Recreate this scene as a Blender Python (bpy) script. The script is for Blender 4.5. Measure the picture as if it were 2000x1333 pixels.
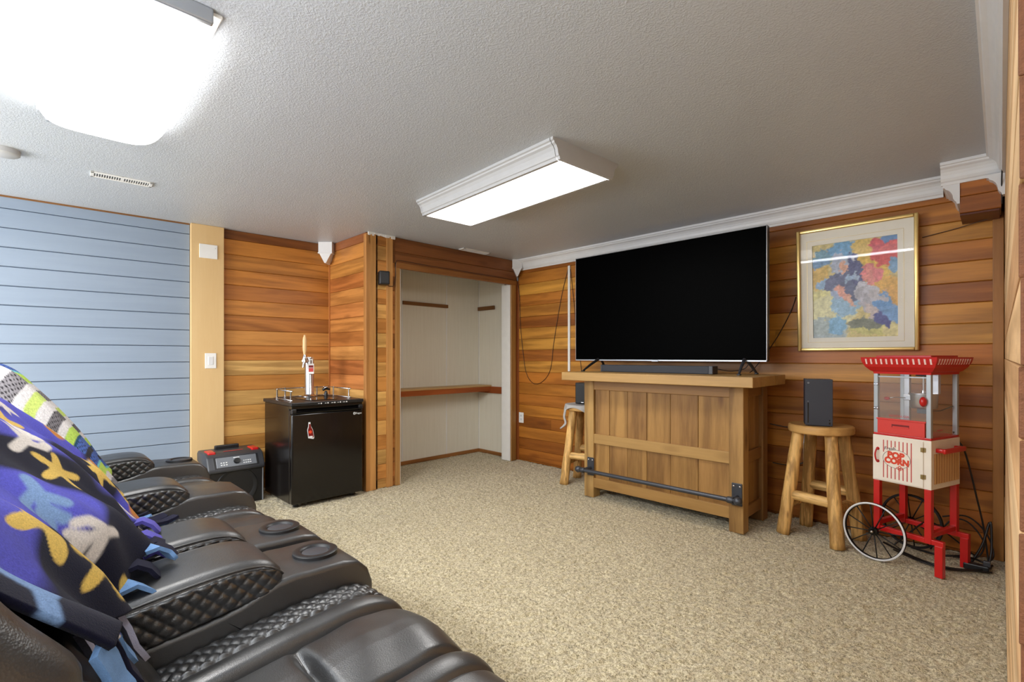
import bpy, bmesh, math, random
import numpy as np
from mathutils import Vector, Matrix, noise as mnoise
rnd = random.Random(7)
SC = bpy.context.scene
for o in list(bpy.data.objects):
    bpy.data.objects.remove(o)
COL = SC.collection

# ------------------------------------------------------------------ camera, world, exposure
cam_d = bpy.data.cameras.new('camera')
cam_d.sensor_width = 36.0
cam_d.lens = 952.0 / 2000.0 * 36.0
cam_d.shift_y = 31.0 / 2000.0
cam_d.clip_start = 0.02
cam = bpy.data.objects.new('camera', cam_d)
COL.objects.link(cam)
cam.location = (0, 0, 1.18)
cam.rotation_euler = (math.pi / 2, 0, math.radians(45.1))
SC.camera = cam
world = bpy.data.worlds.new('world')
SC.world = world
world.use_nodes = True
world.node_tree.nodes['Background'].inputs[0].default_value = (1, 1, 1, 1)
world.node_tree.nodes['Background'].inputs[1].default_value = 0.05
SC.view_settings.view_transform = 'Standard'
SC.view_settings.look = 'None'
SC.view_settings.gamma = 1.0
SC.view_settings.use_curve_mapping = False
SC.view_settings.exposure = 0.72
LAMP_PUFF = 5.6       # emission of the big wraparound lens
LAMP_BOX = 9.0        # emission of the box fixture's diffuser
H = 2.28              # ceiling height


def area(name, loc, size, size_y, power, rot=(0, 0, 0), color=(1, 1, 1)):
    d = bpy.data.lights.new(name, 'AREA')
    d.shape = 'RECTANGLE'
    d.size, d.size_y, d.energy, d.color = size, size_y, power, color
    o = bpy.data.objects.new(name, d)
    COL.objects.link(o)
    o.location, o.rotation_euler = loc, rot
    return o


# unseen overhead lamps behind the camera, added as fill to brighten the room
area('rear_overhead_fill', (-1.6, -1.35, 2.24), 1.6, 0.5, 75, color=(0.94, 0.97, 1.0))
area('hall_overhead_fill', (0.75, -0.7, 2.24), 0.6, 0.6, 20)
# two more unseen fill lamps added: from the rear wall, and up at the ceiling
area('rear_wall_fill', (-3.85, -2.12, 1.35), 1.9, 1.3, 72, (math.pi / 2, 0, 0), (0.97, 0.985, 1.0))
area('upward_fill', (-1.0, -1.0, 1.55), 1.6, 1.0, 50, (math.pi, 0, 0), (0.95, 0.98, 1.0))

# ------------------------------------------------------------------ helpers


def lin(r, g, b):
    f = lambda c: ((c / 255.0) / 12.92 if c / 255.0 <= 0.04045 else ((c / 255.0 + 0.055) / 1.055) ** 2.4)
    return (f(r), f(g), f(b), 1.0)


ROOT = {}


def off_of(p):
    return ROOT.get(p.name, Vector((0, 0, 0))) if p is not None else Vector((0, 0, 0))


def empty(name, loc, rz=0.0, local=False):
    o = bpy.data.objects.new(name, None)
    COL.objects.link(o)
    o.empty_display_size = 0.05
    o.location = loc
    o.rotation_euler = (0, 0, rz)
    ROOT[o.name] = Vector((0, 0, 0)) if local else Vector(loc)
    return o


def tag(o, label=None, cat=None, group=None, kind=None):
    if label: o['label'] = label
    if cat: o['category'] = cat
    if group: o['group'] = group
    if kind: o['kind'] = kind
    return o


def link_mesh(name, me, mat, parent=None, smooth=False):
    o = bpy.data.objects.new(name, me)
    COL.objects.link(o)
    if mat is not None and not me.materials:
        for m in (mat if isinstance(mat, (list, tuple)) else [mat]):
            me.materials.append(m)
    if smooth:
        me.polygons.foreach_set('use_smooth', [True] * len(me.polygons))
    if parent is not None:
        o.parent = parent
        ROOT[o.name] = off_of(parent)
    else:
        ROOT[o.name] = Vector((0, 0, 0))
    return o


class MB:
    """collects shapes, then links them as one mesh object"""
    def __init__(self):
        self.bm = bmesh.new()

    def box(self, x0, x1, y0, y1, z0, z1, r=0.0, seg=2, rz=0.0, mi=0):
        c = Vector(((x0 + x1) / 2, (y0 + y1) / 2, (z0 + z1) / 2))
        t = bmesh.new()
        bmesh.ops.create_cube(t, size=1.0)
        for v in t.verts:
            v.co = Vector((v.co.x * (x1 - x0), v.co.y * (y1 - y0), v.co.z * (z1 - z0)))
        if r > 0:
            bmesh.ops.bevel(t, geom=list(t.edges), offset=r, segments=seg, profile=0.5, affect='EDGES')
        M = Matrix.Translation(c) @ Matrix.Rotation(rz, 4, 'Z')
        self._merge(t, M, mi)
        return self

    def _merge(self, t, M, mi=0):
        m = {}
        for v in t.verts:
            m[v] = self.bm.verts.new(M @ v.co)
        for f in t.faces:
            try:
                nf = self.bm.faces.new([m[v] for v in f.verts])
                nf.material_index = mi
            except ValueError:
                pass
        t.free()

    def prism(self, poly, a0, a1, axis='x', mi=0):
        """polygon given in the two other axes (x: yz, y: xz, z: xy), extruded along axis"""
        def P(p, a):
            return {'x': (a, p[0], p[1]), 'y': (p[0], a, p[1]), 'z': (p[0], p[1], a)}[axis]
        A = [self.bm.verts.new(P(p, a0)) for p in poly]
        B = [self.bm.verts.new(P(p, a1)) for p in poly]
        n = len(poly)
        fs = [self.bm.faces.new(A), self.bm.faces.new(B[::-1])]
        for i in range(n):
            j = (i + 1) % n
            fs.append(self.bm.faces.new([A[j], A[i], B[i], B[j]]))
        for f in fs: f.material_index = mi
        return self

    def rprism(self, poly, x0, x1, r, seg=4):
        """closed polygon in yz, extruded along x with edges rounded by r"""
        n = len(poly)
        P = [Vector((p[0], p[1])) for p in poly]
        area2 = sum(P[i].x * P[(i + 1) % n].y - P[(i + 1) % n].x * P[i].y for i in range(n))
        sg = 1 if area2 > 0 else -1
        N = []
        for i in range(n):
            d = (P[(i + 1) % n] - P[i - 1]).normalized()
            N.append(Vector((d.y, -d.x)) * sg)
        rings = []
        for k in range(seg + 1):
            a = math.pi / 2 * k / seg
            rings.append((x0 + r * (1 - math.sin(a)), r * (1 - math.cos(a))))
        rings = rings[::-1]
        rr = [(x, d) for x, d in rings] + [(x1 - (x - x0), d) for x, d in rings[::-1]]
        V = []
        for x, d in rr:
            V.append([self.bm.verts.new((x, P[i].x - N[i].x * d, P[i].y - N[i].y * d)) for i in range(n)])
        for a, b in zip(V[:-1], V[1:]):
            for i in range(n):
                j = (i + 1) % n
                self.bm.faces.new([a[i], a[j], b[j], b[i]])
        self.bm.faces.new(V[0][::-1]); self.bm.faces.new(V[-1])
        return self

    def tube(self, pts, r, n=8, cap=True, mi=0):
        pts = [Vector(p) for p in pts]
        rs = r if isinstance(r, (list, tuple)) else [r] * len(pts)
        rings = []
        up = Vector((0, 0, 1))
        prev = None
        for i, p in enumerate(pts):
            d = (pts[min(i + 1, len(pts) - 1)] - pts[max(i - 1, 0)]).normalized()
            if prev is None:
                a = d.cross(up)
                if a.length < 1e-3: a = d.cross(Vector((1, 0, 0)))
            else:
                a = prev - d * prev.dot(d)
                if a.length < 1e-4: a = d.cross(Vector((1, 0, 0)))
            a.normalize()
            prev = a
            b = d.cross(a)
            rings.append([self.bm.verts.new(p + (a * math.cos(2 * math.pi * k / n) + b * math.sin(2 * math.pi * k / n)) * rs[i]) for k in range(n)])
        for A, B in zip(rings[:-1], rings[1:]):
            for k in range(n):
                f = self.bm.faces.new([A[k], A[(k + 1) % n], B[(k + 1) % n], B[k]])
                f.material_index = mi
        if cap:
            self.bm.faces.new(rings[0][::-1]).material_index = mi
            self.bm.faces.new(rings[-1]).material_index = mi
        return self

    def lathe(self, prof, c=(0, 0, 0), n=32, axis='z', mi=0):
        """prof: (radius, height) pairs"""
        c = Vector(c)
        def P(r, h, a):
            x, y = r * math.cos(a), r * math.sin(a)
            return c + {'z': Vector((x, y, h)), 'y': Vector((x, h, y)), 'x': Vector((h, x, y))}[axis]
        rings = []
        for r, h in prof:
            if r < 1e-6: rings.append([self.bm.verts.new(P(0, h, 0))])
            else: rings.append([self.bm.verts.new(P(r, h, 2 * math.pi * k / n)) for k in range(n)])
        for A, B in zip(rings[:-1], rings[1:]):
            for k in range(n):
                k2 = (k + 1) % n
                if len(A) == 1 and len(B) == 1: continue
                if len(A) == 1: f = self.bm.faces.new([A[0], B[k], B[k2]])
                elif len(B) == 1: f = self.bm.faces.new([A[k], B[0], A[k2]])
                else: f = self.bm.faces.new([A[k], B[k], B[k2], A[k2]])
                f.material_index = mi
        return self

    def build(self, name, mat, parent=None, smooth=False, angle=None, world=True):
        bmesh.ops.recalc_face_normals(self.bm, faces=list(self.bm.faces))
        if world and parent is not None:
            off = off_of(parent)
            if off.length > 0:
                bmesh.ops.translate(self.bm, verts=list(self.bm.verts), vec=-off)
        me = bpy.data.meshes.new(name)
        self.bm.to_mesh(me)
        self.bm.free()
        o = link_mesh(name, me, mat, parent)
        if smooth:
            me.polygons.foreach_set('use_smooth', [True] * len(me.polygons))
            if angle:
                me.set_sharp_from_angle(angle=math.radians(angle))
        return o


def grid_mesh(name, V, nu, nv, mat, parent=None, cols=None, closed=False, offset=True):
    """V: array (nv, nu, 3) in world coordinates"""
    me = bpy.data.meshes.new(name)
    V = np.asarray(V, dtype=float).reshape(-1, 3)
    if parent is not None and offset:
        V = V - np.array(off_of(parent))
    i = np.arange(nv - 1)[:, None] * nu + np.arange(nu - 1)[None, :]
    F = np.stack([i, i + 1, i + nu + 1, i + nu], -1).reshape(-1, 4)
    me.vertices.add(len(V)); me.vertices.foreach_set('co', V.astype(np.float32).ravel())
    me.loops.add(F.size); me.loops.foreach_set('vertex_index', F.astype(np.int32).ravel())
    me.polygons.add(len(F))
    me.polygons.foreach_set('loop_start', np.arange(0, F.size, 4, dtype=np.int32))
    me.polygons.foreach_set('loop_total', np.full(len(F), 4, dtype=np.int32))
    me.update(calc_edges=True)
    me.validate()
    if cols is not None:
        at = me.color_attributes.new('Col', 'FLOAT_COLOR', 'POINT')
        at.data.foreach_set('color', np.asarray(cols, dtype=np.float32).reshape(-1, 4).ravel())
    return link_mesh(name, me, mat, parent, smooth=True)


def text(name, body, size, mat, parent, loc, rot, extrude=0.0004, xs=1.0, shear=0.0, align='CENTER', off=0.0):
    cu = bpy.data.curves.new(name, 'FONT')
    cu.body, cu.size, cu.extrude, cu.align_x, cu.align_y, cu.shear, cu.offset = body, size, extrude, align, 'CENTER', shear, off
    cu.resolution_u = 3
    t = bpy.data.objects.new(name + '_tmp', cu)
    COL.objects.link(t)
    me = bpy.data.meshes.new_from_object(t.evaluated_get(bpy.context.evaluated_depsgraph_get()))
    bpy.data.objects.remove(t)
    me.transform(Matrix.Diagonal((xs, 1, 1, 1)))
    me.materials.clear()
    o = link_mesh(name, me, mat, parent)
    o.location, o.rotation_euler = loc, rot
    return o


def spline(pts, n):
    """Catmull-Rom through points, n samples evenly spaced in arc length"""
    P = np.array([pts[0]] + list(pts) + [pts[-1]], float)
    out = []
    for i in range(1, len(P) - 2):
        for t in np.linspace(0, 1, 20, endpoint=False):
            a, b, c, d = P[i - 1], P[i], P[i + 1], P[i + 2]
            out.append(0.5 * (2 * b + (c - a) * t + (2 * a - 5 * b + 4 * c - d) * t * t + (3 * b - a - 3 * c + d) * t ** 3))
    out.append(P[-2])
    out = np.array(out)
    s = np.r_[0, np.cumsum(np.linalg.norm(np.diff(out, axis=0), axis=1))]
    q = np.linspace(0, s[-1], n)
    return np.stack([np.interp(q, s, out[:, k]) for k in range(out.shape[1])], -1), q


def sp3(pts, n):
    return [tuple(p) for p in spline(pts, n)[0]]


# ------------------------------------------------------------------ materials
class NT:
    def __init__(self, name):
        self.m = bpy.data.materials.new(name)
        self.m.use_nodes = True
        self.t = self.m.node_tree
        self.b = self.t.nodes['Principled BSDF']

    def n(self, typ, **kw):
        nd = self.t.nodes.new(typ)
        for k, v in kw.items():
            if k in nd.inputs:
                self.set(nd.inputs[k], v)
            else:
                setattr(nd, k, v)
        return nd

    def set(self, sock, v):
        if isinstance(v, bpy.types.NodeSocket): self.t.links.new(v, sock)
        else: sock.default_value = v

    def p(self, **kw):
        for k, v in kw.items(): self.set(self.b.inputs[k.replace('_', ' ')], v)
        return self

    def math(self, op, a, b=0.0):
        nd = self.t.nodes.new('ShaderNodeMath'); nd.operation = op
        self.set(nd.inputs[0], a); self.set(nd.inputs[1], b)
        return nd.outputs[0]

    def mix(self, f, a, b, bt='MIX'):
        nd = self.t.nodes.new('ShaderNodeMix'); nd.data_type = 'RGBA'; nd.blend_type = bt
        self.set(nd.inputs[0], f); self.set(nd.inputs[6], a); self.set(nd.inputs[7], b)
        return nd.outputs[2]

    def ramp(self, f, stops):
        nd = self.t.nodes.new('ShaderNodeValToRGB')
        e = nd.color_ramp.elements
        while len(e) < len(stops): e.new(0.5)
        for el, (p, c) in zip(e, stops):
            el.position = p
            el.color = c if len(c) == 4 else (*c, 1)
        self.set(nd.inputs[0], f)
        return nd.outputs[0]

    def noise(self, vec, scale, detail=3.0, rough=0.5, dist=0.0):
        nd = self.n('ShaderNodeTexNoise', Scale=scale, Detail=detail, Roughness=rough, Distortion=dist)
        if vec is not None: self.set(nd.inputs['Vector'], vec)
        return nd.outputs['Fac']

    def obj(self, scale=(1, 1, 1), rand=0.0):
        tc = self.n('ShaderNodeTexCoord')
        v = tc.outputs['Object']
        if rand:
            oi = self.n('ShaderNodeObjectInfo')
            r = self.math('MULTIPLY', oi.outputs['Random'], rand)
            cb = self.n('ShaderNodeCombineXYZ', X=r, Y=r, Z=r)
            ad = self.n('ShaderNodeVectorMath', operation='ADD')
            self.set(ad.inputs[0], v); self.set(ad.inputs[1], cb.outputs[0])
            v = ad.outputs[0]
        mp = self.n('ShaderNodeMapping')
        mp.inputs['Scale'].default_value = scale
        self.set(mp.inputs['Vector'], v)
        return mp.outputs[0]

    def bump(self, h, strength=0.3, dist=0.01):
        bp = self.n('ShaderNodeBump', Strength=strength, Distance=dist, Height=h)
        self.set(self.b.inputs['Normal'], bp.outputs[0])
        return self


def plain(name, col, rough=0.5, metal=0.0, spec=0.5, coat=0.0, var=0.06, nscale=14.0, bump=0.0, bscale=200.0, bdist=0.001):
    t = NT(name)
    v = t.obj()
    n = t.noise(v, nscale, 3)
    c = t.mix(n, tuple(x * (1 - var) for x in col[:3]) + (1,), tuple(min(1, x * (1 + var)) for x in col[:3]) + (1,))
    t.p(Base_Color=c, Roughness=rough, Metallic=metal, Coat_Weight=coat)
    t.b.inputs['Specular IOR Level'].default_value = spec
    if bump:
        t.bump(t.noise(v, bscale, 2), bump, bdist)
    return t.m


def wood(name, axis='x', base=None, contrast=0.5, rough=0.42, knots=0.5, ring=22.0, lo=0.62, hi=1.18, fine=1.0, tone=None, spec=0.4, sc=1.0):
    """grain along axis; base None takes the colour of the object (obj.color), one colour per plank"""
    t = NT(name)
    s = {'x': (0.55, 7, 7), 'y': (7, 0.55, 7), 'z': (7, 7, 0.55)}[axis]
    s = tuple(q * sc for q in s)
    v = t.obj(s, 41.0)
    n1 = t.noise(v, 0.9, 3, 0.5, 0.3)
    rings = t.math('SINE', t.math('MULTIPLY', n1, ring))
    rings = t.math('MULTIPLY', t.math('ADD', rings, 1.0), 0.5)
    n2 = t.noise(v, 9.0 * fine, 4, 0.6)
    n3 = t.noise(v, 0.5, 2)
    f = t.math('ADD', t.math('MULTIPLY', rings, 0.45), t.math('MULTIPLY', n2, 0.55))
    f = t.math('ADD', f, t.math('MULTIPLY', t.math('SUBTRACT', n3, 0.5), 0.9))
    if base is None:
        oi = t.n('ShaderNodeObjectInfo')
        bc = oi.outputs['Color']
    else:
        bc = base
    dk = t.mix(1.0, bc, (lo, lo * 0.9, lo * 0.8, 1), 'MULTIPLY')
    lt = t.mix(1.0, bc, (hi, hi, hi * 1.02, 1), 'MULTIPLY')
    fr = t.n('ShaderNodeMapRange')
    t.set(fr.inputs[0], f)
    fr.inputs[1].default_value, fr.inputs[2].default_value = 0.5 - 0.25 / contrast, 0.5 + 0.25 / contrast
    c = t.mix(fr.outputs[0], dk, lt)
    if knots:
        ks = {'x': (1.6, 5, 5), 'y': (5, 1.6, 5), 'z': (5, 5, 1.6)}[axis]
        ks = tuple(q * sc for q in ks)
        vk = t.obj(ks, 41.0)
        vo = t.n('ShaderNodeTexVoronoi', Scale=1.0)
        t.set(vo.inputs['Vector'], vk)
        kf = t.ramp(vo.outputs['Distance'], [(0.0, (1, 1, 1)), (0.07, (0.7, 0.7, 0.7)), (0.16, (0, 0, 0))])
        kf = t.math('MULTIPLY', kf, knots)
        c = t.mix(kf, c, t.mix(1.0, bc, (0.35, 0.25, 0.2, 1), 'MULTIPLY'))
    t.p(Base_Color=c, Roughness=rough)
    t.b.inputs['Specular IOR Level'].default_value = spec
    t.bump(f, 0.15, 0.002)
    return t.m


M = {}
M['cedar'] = wood('cedar', 'x', None, 0.75, 0.38, 0.6, 26, 0.62, 1.16, 1.4)
M['cedar_v'] = wood('cedar_upright', 'z', None, 0.5, 0.4, 0.3)
M['pine_y'] = wood('rough_pine', 'x', None, 0.6, 0.6, 0.3)
M['maple'] = wood('maple_ply', 'z', lin(222, 192, 140), 0.35, 0.5, 0.0, 9, 0.86, 1.06)
M['bar_v'] = wood('bar_wood_upright', 'z', None, 0.85, 0.5, 0.85, 20, 0.58, 1.14, 1.6)
M['bar_x'] = wood('bar_wood_level', 'x', None, 0.5, 0.42, 0.35, 16, 0.68, 1.12)
M['bar_y'] = wood('bar_wood_depth', 'y', None, 0.5, 0.42, 0.35, 16, 0.66, 1.12)
M['log'] = wood('peeled_log', 'z', lin(230, 184, 112), 0.95, 0.5, 0.9, 22, 0.5, 1.14, 1.3, sc=3.2)
M['log_x'] = wood('peeled_log_rung', 'x', lin(230, 188, 118), 0.9, 0.5, 0.8, 22, 0.52, 1.14, 1.3, sc=3.2)
M['seat_wood'] = wood('stool_seat_wood', 'x', lin(218, 172, 104), 0.5, 0.4, 0.5, 20, 0.68, 1.12)
M['shelf_wood'] = wood('shelf_wood', 'x', lin(206, 170, 116), 0.5, 0.5, 0.6)
M['red_wood'] = wood('cleat_wood', 'x', lin(166, 88, 40), 0.4, 0.5, 0.2)
M['brown_wood'] = wood('strip_wood', 'x', lin(130, 88, 46), 0.4, 0.5, 0.2)
M['tap_wood'] = plain('turned_maple', lin(226, 190, 138), 0.4)
M['endgrain'] = plain('endgrain', lin(104, 62, 34), 0.8, var=0.35, nscale=120, bump=0.5, bscale=300, bdist=0.003)


def paint_blue():
    t = NT('blue_paint')
    v = t.obj((0.6, 8, 8), 17.0)
    n = t.noise(v, 2.0, 4, 0.6)
    n2 = t.noise(t.obj(), 1.3, 2)
    c = t.mix(n, lin(130, 145, 164), lin(146, 160, 178))
    t.p(Base_Color=c, Roughness=t.ramp(n2, [(0.3, (0.32,) * 3), (0.7, (0.46,) * 3)]))
    t.bump(t.noise(v, 6.0, 4, 0.6), 0.12, 0.002)
    return t.m


M['blue'] = paint_blue()
M['blue_dark'] = plain('blue_gap', lin(70, 84, 108), 0.6)


def ceiling_mat():
    t = NT('orange_peel_ceiling')
    v = t.obj()
    a = t.noise(v, 125.0, 3, 0.6, 0.4)
    b = t.noise(v, 62.0, 2, 0.5, 1.0)
    h = t.math('ADD', t.ramp(a, [(0.42, (0, 0, 0)), (0.68, (1, 1, 1))]), t.math('MULTIPLY', t.ramp(b, [(0.5, (0, 0, 0)), (0.62, (1, 1, 1))]), 0.7))
    c = t.mix(t.noise(v, 1.1, 2), lin(186, 191, 197), lin(196, 201, 207))
    t.p(Base_Color=c, Roughness=0.42)
    t.b.inputs['Specular IOR Level'].default_value = 0.45
    t.bump(h, 0.36, 0.002)
    return t.m


M['ceiling'] = ceiling_mat()


def carpet_mat():
    t = NT('carpet')
    v = t.obj()
    a = t.noise(v, 230.0, 3, 0.65)
    b = t.noise(v, 85.0, 3, 0.6)
    c3 = t.noise(v, 2.2, 3, 0.6)
    f = t.math('ADD', t.math('MULTIPLY', a, 0.55), t.math('MULTIPLY', b, 0.45))
    c = t.ramp(f, [(0.38, lin(92, 81, 57)), (0.46, lin(166, 152, 118)), (0.525, lin(208, 193, 157)), (0.62, lin(236, 225, 195))])
    c = t.mix(t.math('MULTIPLY', c3, 0.35), c, lin(160, 144, 110))
    t.p(Base_Color=c, Roughness=0.95, Sheen_Weight=0.25)
    t.b.inputs['Specular IOR Level'].default_value = 0.1
    t.bump(f, 0.9, 0.008)
    return t.m


M['carpet'] = carpet_mat()


def leather(name, base=(0.014, 0.014, 0.0145, 1), rough=0.37, crease=0.35):
    t = NT(name)
    v = t.obj()
    vo = t.n('ShaderNodeTexVoronoi', Scale=330.0)
    t.set(vo.inputs['Vector'], v)
    n = t.noise(v, 26.0, 4, 0.6, 1.2)
    wr = t.noise(t.obj((34, 9, 9)), 1.0, 3, 0.6, 1.5)
    n = t.math('ADD', n, t.math('MULTIPLY', wr, 0.45))
    h = t.math('ADD', t.math('MULTIPLY', vo.outputs['Distance'], 0.35), t.math('MULTIPLY', n, crease))
    t.p(Base_Color=base, Roughness=t.ramp(t.noise(v, 9, 3), [(0.3, (rough - 0.05,) * 3), (0.7, (rough + 0.08,) * 3)]))
    t.b.inputs['Specular IOR Level'].default_value = 0.8
    t.b.inputs['IOR'].default_value = 1.75
    t.bump(h, 0.22, 0.003)
    return t.m


M['leather'] = leather('black_leather')
M['leather2'] = leather('black_leather_quilted', (0.009, 0.009, 0.0095, 1), 0.34, 0.12)
M['white_trim'] = plain('white_gloss_paint', lin(222, 222, 222), 0.35)
M['lamp_trim'] = plain('lamp_trim_paint', lin(184, 184, 184), 0.45)
M['white'] = plain('white_plastic', lin(235, 234, 230), 0.35)
M['black_pl'] = plain('black_plastic', lin(26, 26, 28), 0.4)
M['black_gl'] = plain('black_gloss', lin(10, 9, 9), 0.14)
M['fridge'] = plain('fridge_black', lin(17, 14, 13), 0.2, spec=0.5)
M['dark_grey'] = plain('dark_grey_plastic', lin(58, 59, 63), 0.42)
M['mid_grey'] = plain('grey_panel', lin(112, 116, 122), 0.4)
M['red_pl'] = plain('red_plastic', lin(196, 26, 26), 0.32, coat=0.2)
M['red_light'] = plain('red_drawer_plastic', lin(214, 58, 48), 0.4)
M['cream'] = plain('cream_board', lin(240, 230, 214), 0.45)
M['tan'] = plain('tan_stripe', lin(214, 170, 112), 0.5)
M['stripe'] = plain('red_stripe', lin(196, 66, 60), 0.5)
M['stripe_d'] = plain('rust_stripe', lin(152, 74, 34), 0.5)
M['orange_red'] = plain('orange_red_print', lin(222, 70, 38), 0.5)
M['ink'] = plain('dark_ink', lin(90, 66, 72), 0.5)
M['chrome'] = plain('chrome', (0.6, 0.6, 0.62, 1), 0.16, 1.0)
M['steel'] = plain('brushed_steel', (0.62, 0.62, 0.64, 1), 0.28, 1.0)
M['alu'] = plain('grey_aluminium', lin(176, 182, 186), 0.35, 0.35)
M['brass'] = plain('brass', lin(170, 148, 98), 0.35, 0.8)
M['gold'] = plain('gold_frame', lin(214, 184, 118), 0.28, 0.75)
M['iron'] = plain('gunmetal', lin(72, 74, 80), 0.4, 0.5)
M['rubber'] = plain('black_rubber', lin(14, 14, 15), 0.55)
M['cord'] = plain('black_cord', lin(20, 18, 18), 0.45)
M['wire'] = plain('brown_wire', lin(62, 36, 22), 0.5)
M['screen'] = plain('dark_screen', (0.0004, 0.0004, 0.0004, 1), 0.4, spec=0.012)
M['silver'] = plain('silver_bezel', lin(168, 172, 178), 0.3, 0.6)
M['console'] = plain('console_black', lin(52, 56, 66), 0.5)
M['mat_board'] = plain('mat_board', lin(226, 220, 206), 0.7)
M['cloth_grey'] = plain('grey_cloth', lin(186, 182, 178), 0.9, bump=0.5, bscale=90, bdist=0.004)
M['beige_pl'] = plain('beige_plastic', lin(206, 184, 150), 0.45)
M['dark_red'] = plain('dark_red_print', lin(120, 16, 16), 0.35)
M['white_print'] = plain('white_print', lin(230, 230, 230), 0.5)
M['plaster'] = plain('grey_plaster', lin(190, 186, 182), 0.7)


def emit(name, strength, col=(1, 0.985, 0.96, 1)):
    t = NT(name)
    n = t.noise(t.obj(), 6.0, 2)
    t.p(Base_Color=(0.9, 0.9, 0.9, 1), Emission_Color=col,
        Emission_Strength=t.math('ADD', t.math('MULTIPLY', n, strength * 0.08), strength * 0.96))
    return t.m


M['puff'] = emit('lit_lens', LAMP_PUFF)
M['panel_lit'] = emit('lit_diffuser', LAMP_BOX)


def acrylic():
    """clear sheet with a little pale haze"""
    m = bpy.data.materials.new('hazy_acrylic'); m.use_nodes = True
    t = m.node_tree; t.nodes.clear()
    o = t.nodes.new('ShaderNodeOutputMaterial'); mx = t.nodes.new('ShaderNodeMixShader')
    tr = t.nodes.new('ShaderNodeBsdfTransparent'); pb = t.nodes.new('ShaderNodeBsdfPrincipled')
    ns = t.nodes.new('ShaderNodeTexNoise'); ns.inputs['Scale'].default_value = 9.0
    mr = t.nodes.new('ShaderNodeMapRange'); mr.inputs[3].default_value, mr.inputs[4].default_value = 0.06, 0.12
    pb.inputs['Base Color'].default_value = (0.75, 0.76, 0.74, 1); pb.inputs['Roughness'].default_value = 0.2
    t.links.new(ns.outputs['Fac'], mr.inputs[0]); t.links.new(mr.outputs[0], mx.inputs[0])
    t.links.new(tr.outputs[0], mx.inputs[1]); t.links.new(pb.outputs[0], mx.inputs[2]); t.links.new(mx.outputs[0], o.inputs[0])
    return m


M['glass'] = acrylic()


def pane_glass():
    """picture glazing: clear with a faint mirror"""
    m = bpy.data.materials.new('picture_glass'); m.use_nodes = True
    t = m.node_tree; t.nodes.clear()
    o = t.nodes.new('ShaderNodeOutputMaterial'); mx = t.nodes.new('ShaderNodeMixShader')
    tr = t.nodes.new('ShaderNodeBsdfTransparent'); gl = t.nodes.new('ShaderNodeBsdfGlossy')
    gl.inputs['Roughness'].default_value = 0.02
    fr = t.nodes.new('ShaderNodeFresnel'); fr.inputs[0].default_value = 1.22
    t.links.new(fr.outputs[0], mx.inputs[0]); t.links.new(tr.outputs[0], mx.inputs[1]); t.links.new(gl.outputs[0], mx.inputs[2])
    t.links.new(mx.outputs[0], o.inputs[0])
    return m


M['pane'] = pane_glass()


def vcol(name, rough=0.9, bump=0.0, bscale=300.0, bdist=0.003, sheen=0.0):
    t = NT(name)
    at = t.n('ShaderNodeVertexColor', layer_name='Col')
    v = t.obj()
    n = t.noise(v, bscale * 0.6, 3, 0.6)
    c = t.mix(1.0, at.outputs[0], t.ramp(n, [(0.25, (0.7, 0.7, 0.7)), (0.75, (1.15, 1.15, 1.15))]), 'MULTIPLY')
    t.p(Base_Color=c, Roughness=rough, Sheen_Weight=sheen)
    t.b.inputs['Specular IOR Level'].default_value = 0.2
    if bump: t.bump(t.noise(v, bscale, 3, 0.7), bump, bdist)
    return t.m


M['fleece'] = vcol('printed_fleece', 0.95, 0.6, 420, 0.003, 0.06)
M['knit'] = vcol('striped_knit', 0.95, 0.9, 190, 0.006, 0.05)
M['art'] = vcol('art_print', 0.6, 0.0, 60)


def vinyl():
    t = NT('closet_vinyl')
    v = t.obj((30, 30, 1.2))
    n = t.noise(v, 1.6, 4, 0.7)
    t.p(Base_Color=t.mix(n, lin(222, 216, 198), lin(240, 236, 222)), Roughness=0.5)
    return t.m


M['vinyl'] = vinyl()
FL = {c: plain('fleece_' + c, v, 0.95, bump=0.5, bscale=400, bdist=0.002, var=0.15, nscale=60) for c, v in
      dict(blue=lin(110, 148, 196), navy=lin(14, 14, 40), purple=lin(92, 86, 176), pale=lin(170, 170, 190), gold=lin(206, 164, 70)).items()}

# ------------------------------------------------------------------ floor: deep pile carpet
def build_floor():
    x0, x1, y0, y1, st = -4.72, 0.03, 0.3, 4.02, 0.0085
    nx, ny = int((x1 - x0) / st), int((y1 - y0) / st)
    rs = np.random.RandomState(3)

    def blur(a, k):
        for ax in (0, 1):
            b = np.zeros_like(a); w = 0
            for d in range(-k, k + 1):
                g = math.exp(-d * d / (0.5 * k * k + 0.3)); b += g * np.roll(a, d, ax); w += g
            a = b / w
        return (a - a.mean()) / a.std()
    n = 0.9 * blur(rs.randn(ny, nx), 1) + 0.4 * blur(rs.randn(ny, nx), 2) + 0.25 * blur(rs.randn(ny, nx), 6)
    z = 0.0035 * np.clip(n, -2.2, 2.2) - 0.004
    X, Y = np.meshgrid(np.linspace(x0, x1, nx), np.linspace(y0, y1, ny))
    X = X + rs.randn(ny, nx) * 0.0012; Y = Y + rs.randn(ny, nx) * 0.0012
    z[0, :] = z[-1, :] = z[:, 0] = z[:, -1] = -0.015
    fl = MB().box(-5.1, 1.75, -2.3, 4.15, -0.12, -0.013).build('floor', M['carpet'])
    tag(fl, kind='structure')
    c = grid_mesh('carpet_pile', np.stack([X, Y, z], -1), nx, ny, M['carpet'], fl)
    tag(c, kind='stuff')


build_floor()

# ------------------------------------------------------------------ ceiling
ce = MB().box(-5.1, 1.75, -2.3, 4.15, H, H + 0.1).build('ceiling', M['ceiling'])
tag(ce, kind='structure')

# ------------------------------------------------------------------ plank walls
PL = {}


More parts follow.
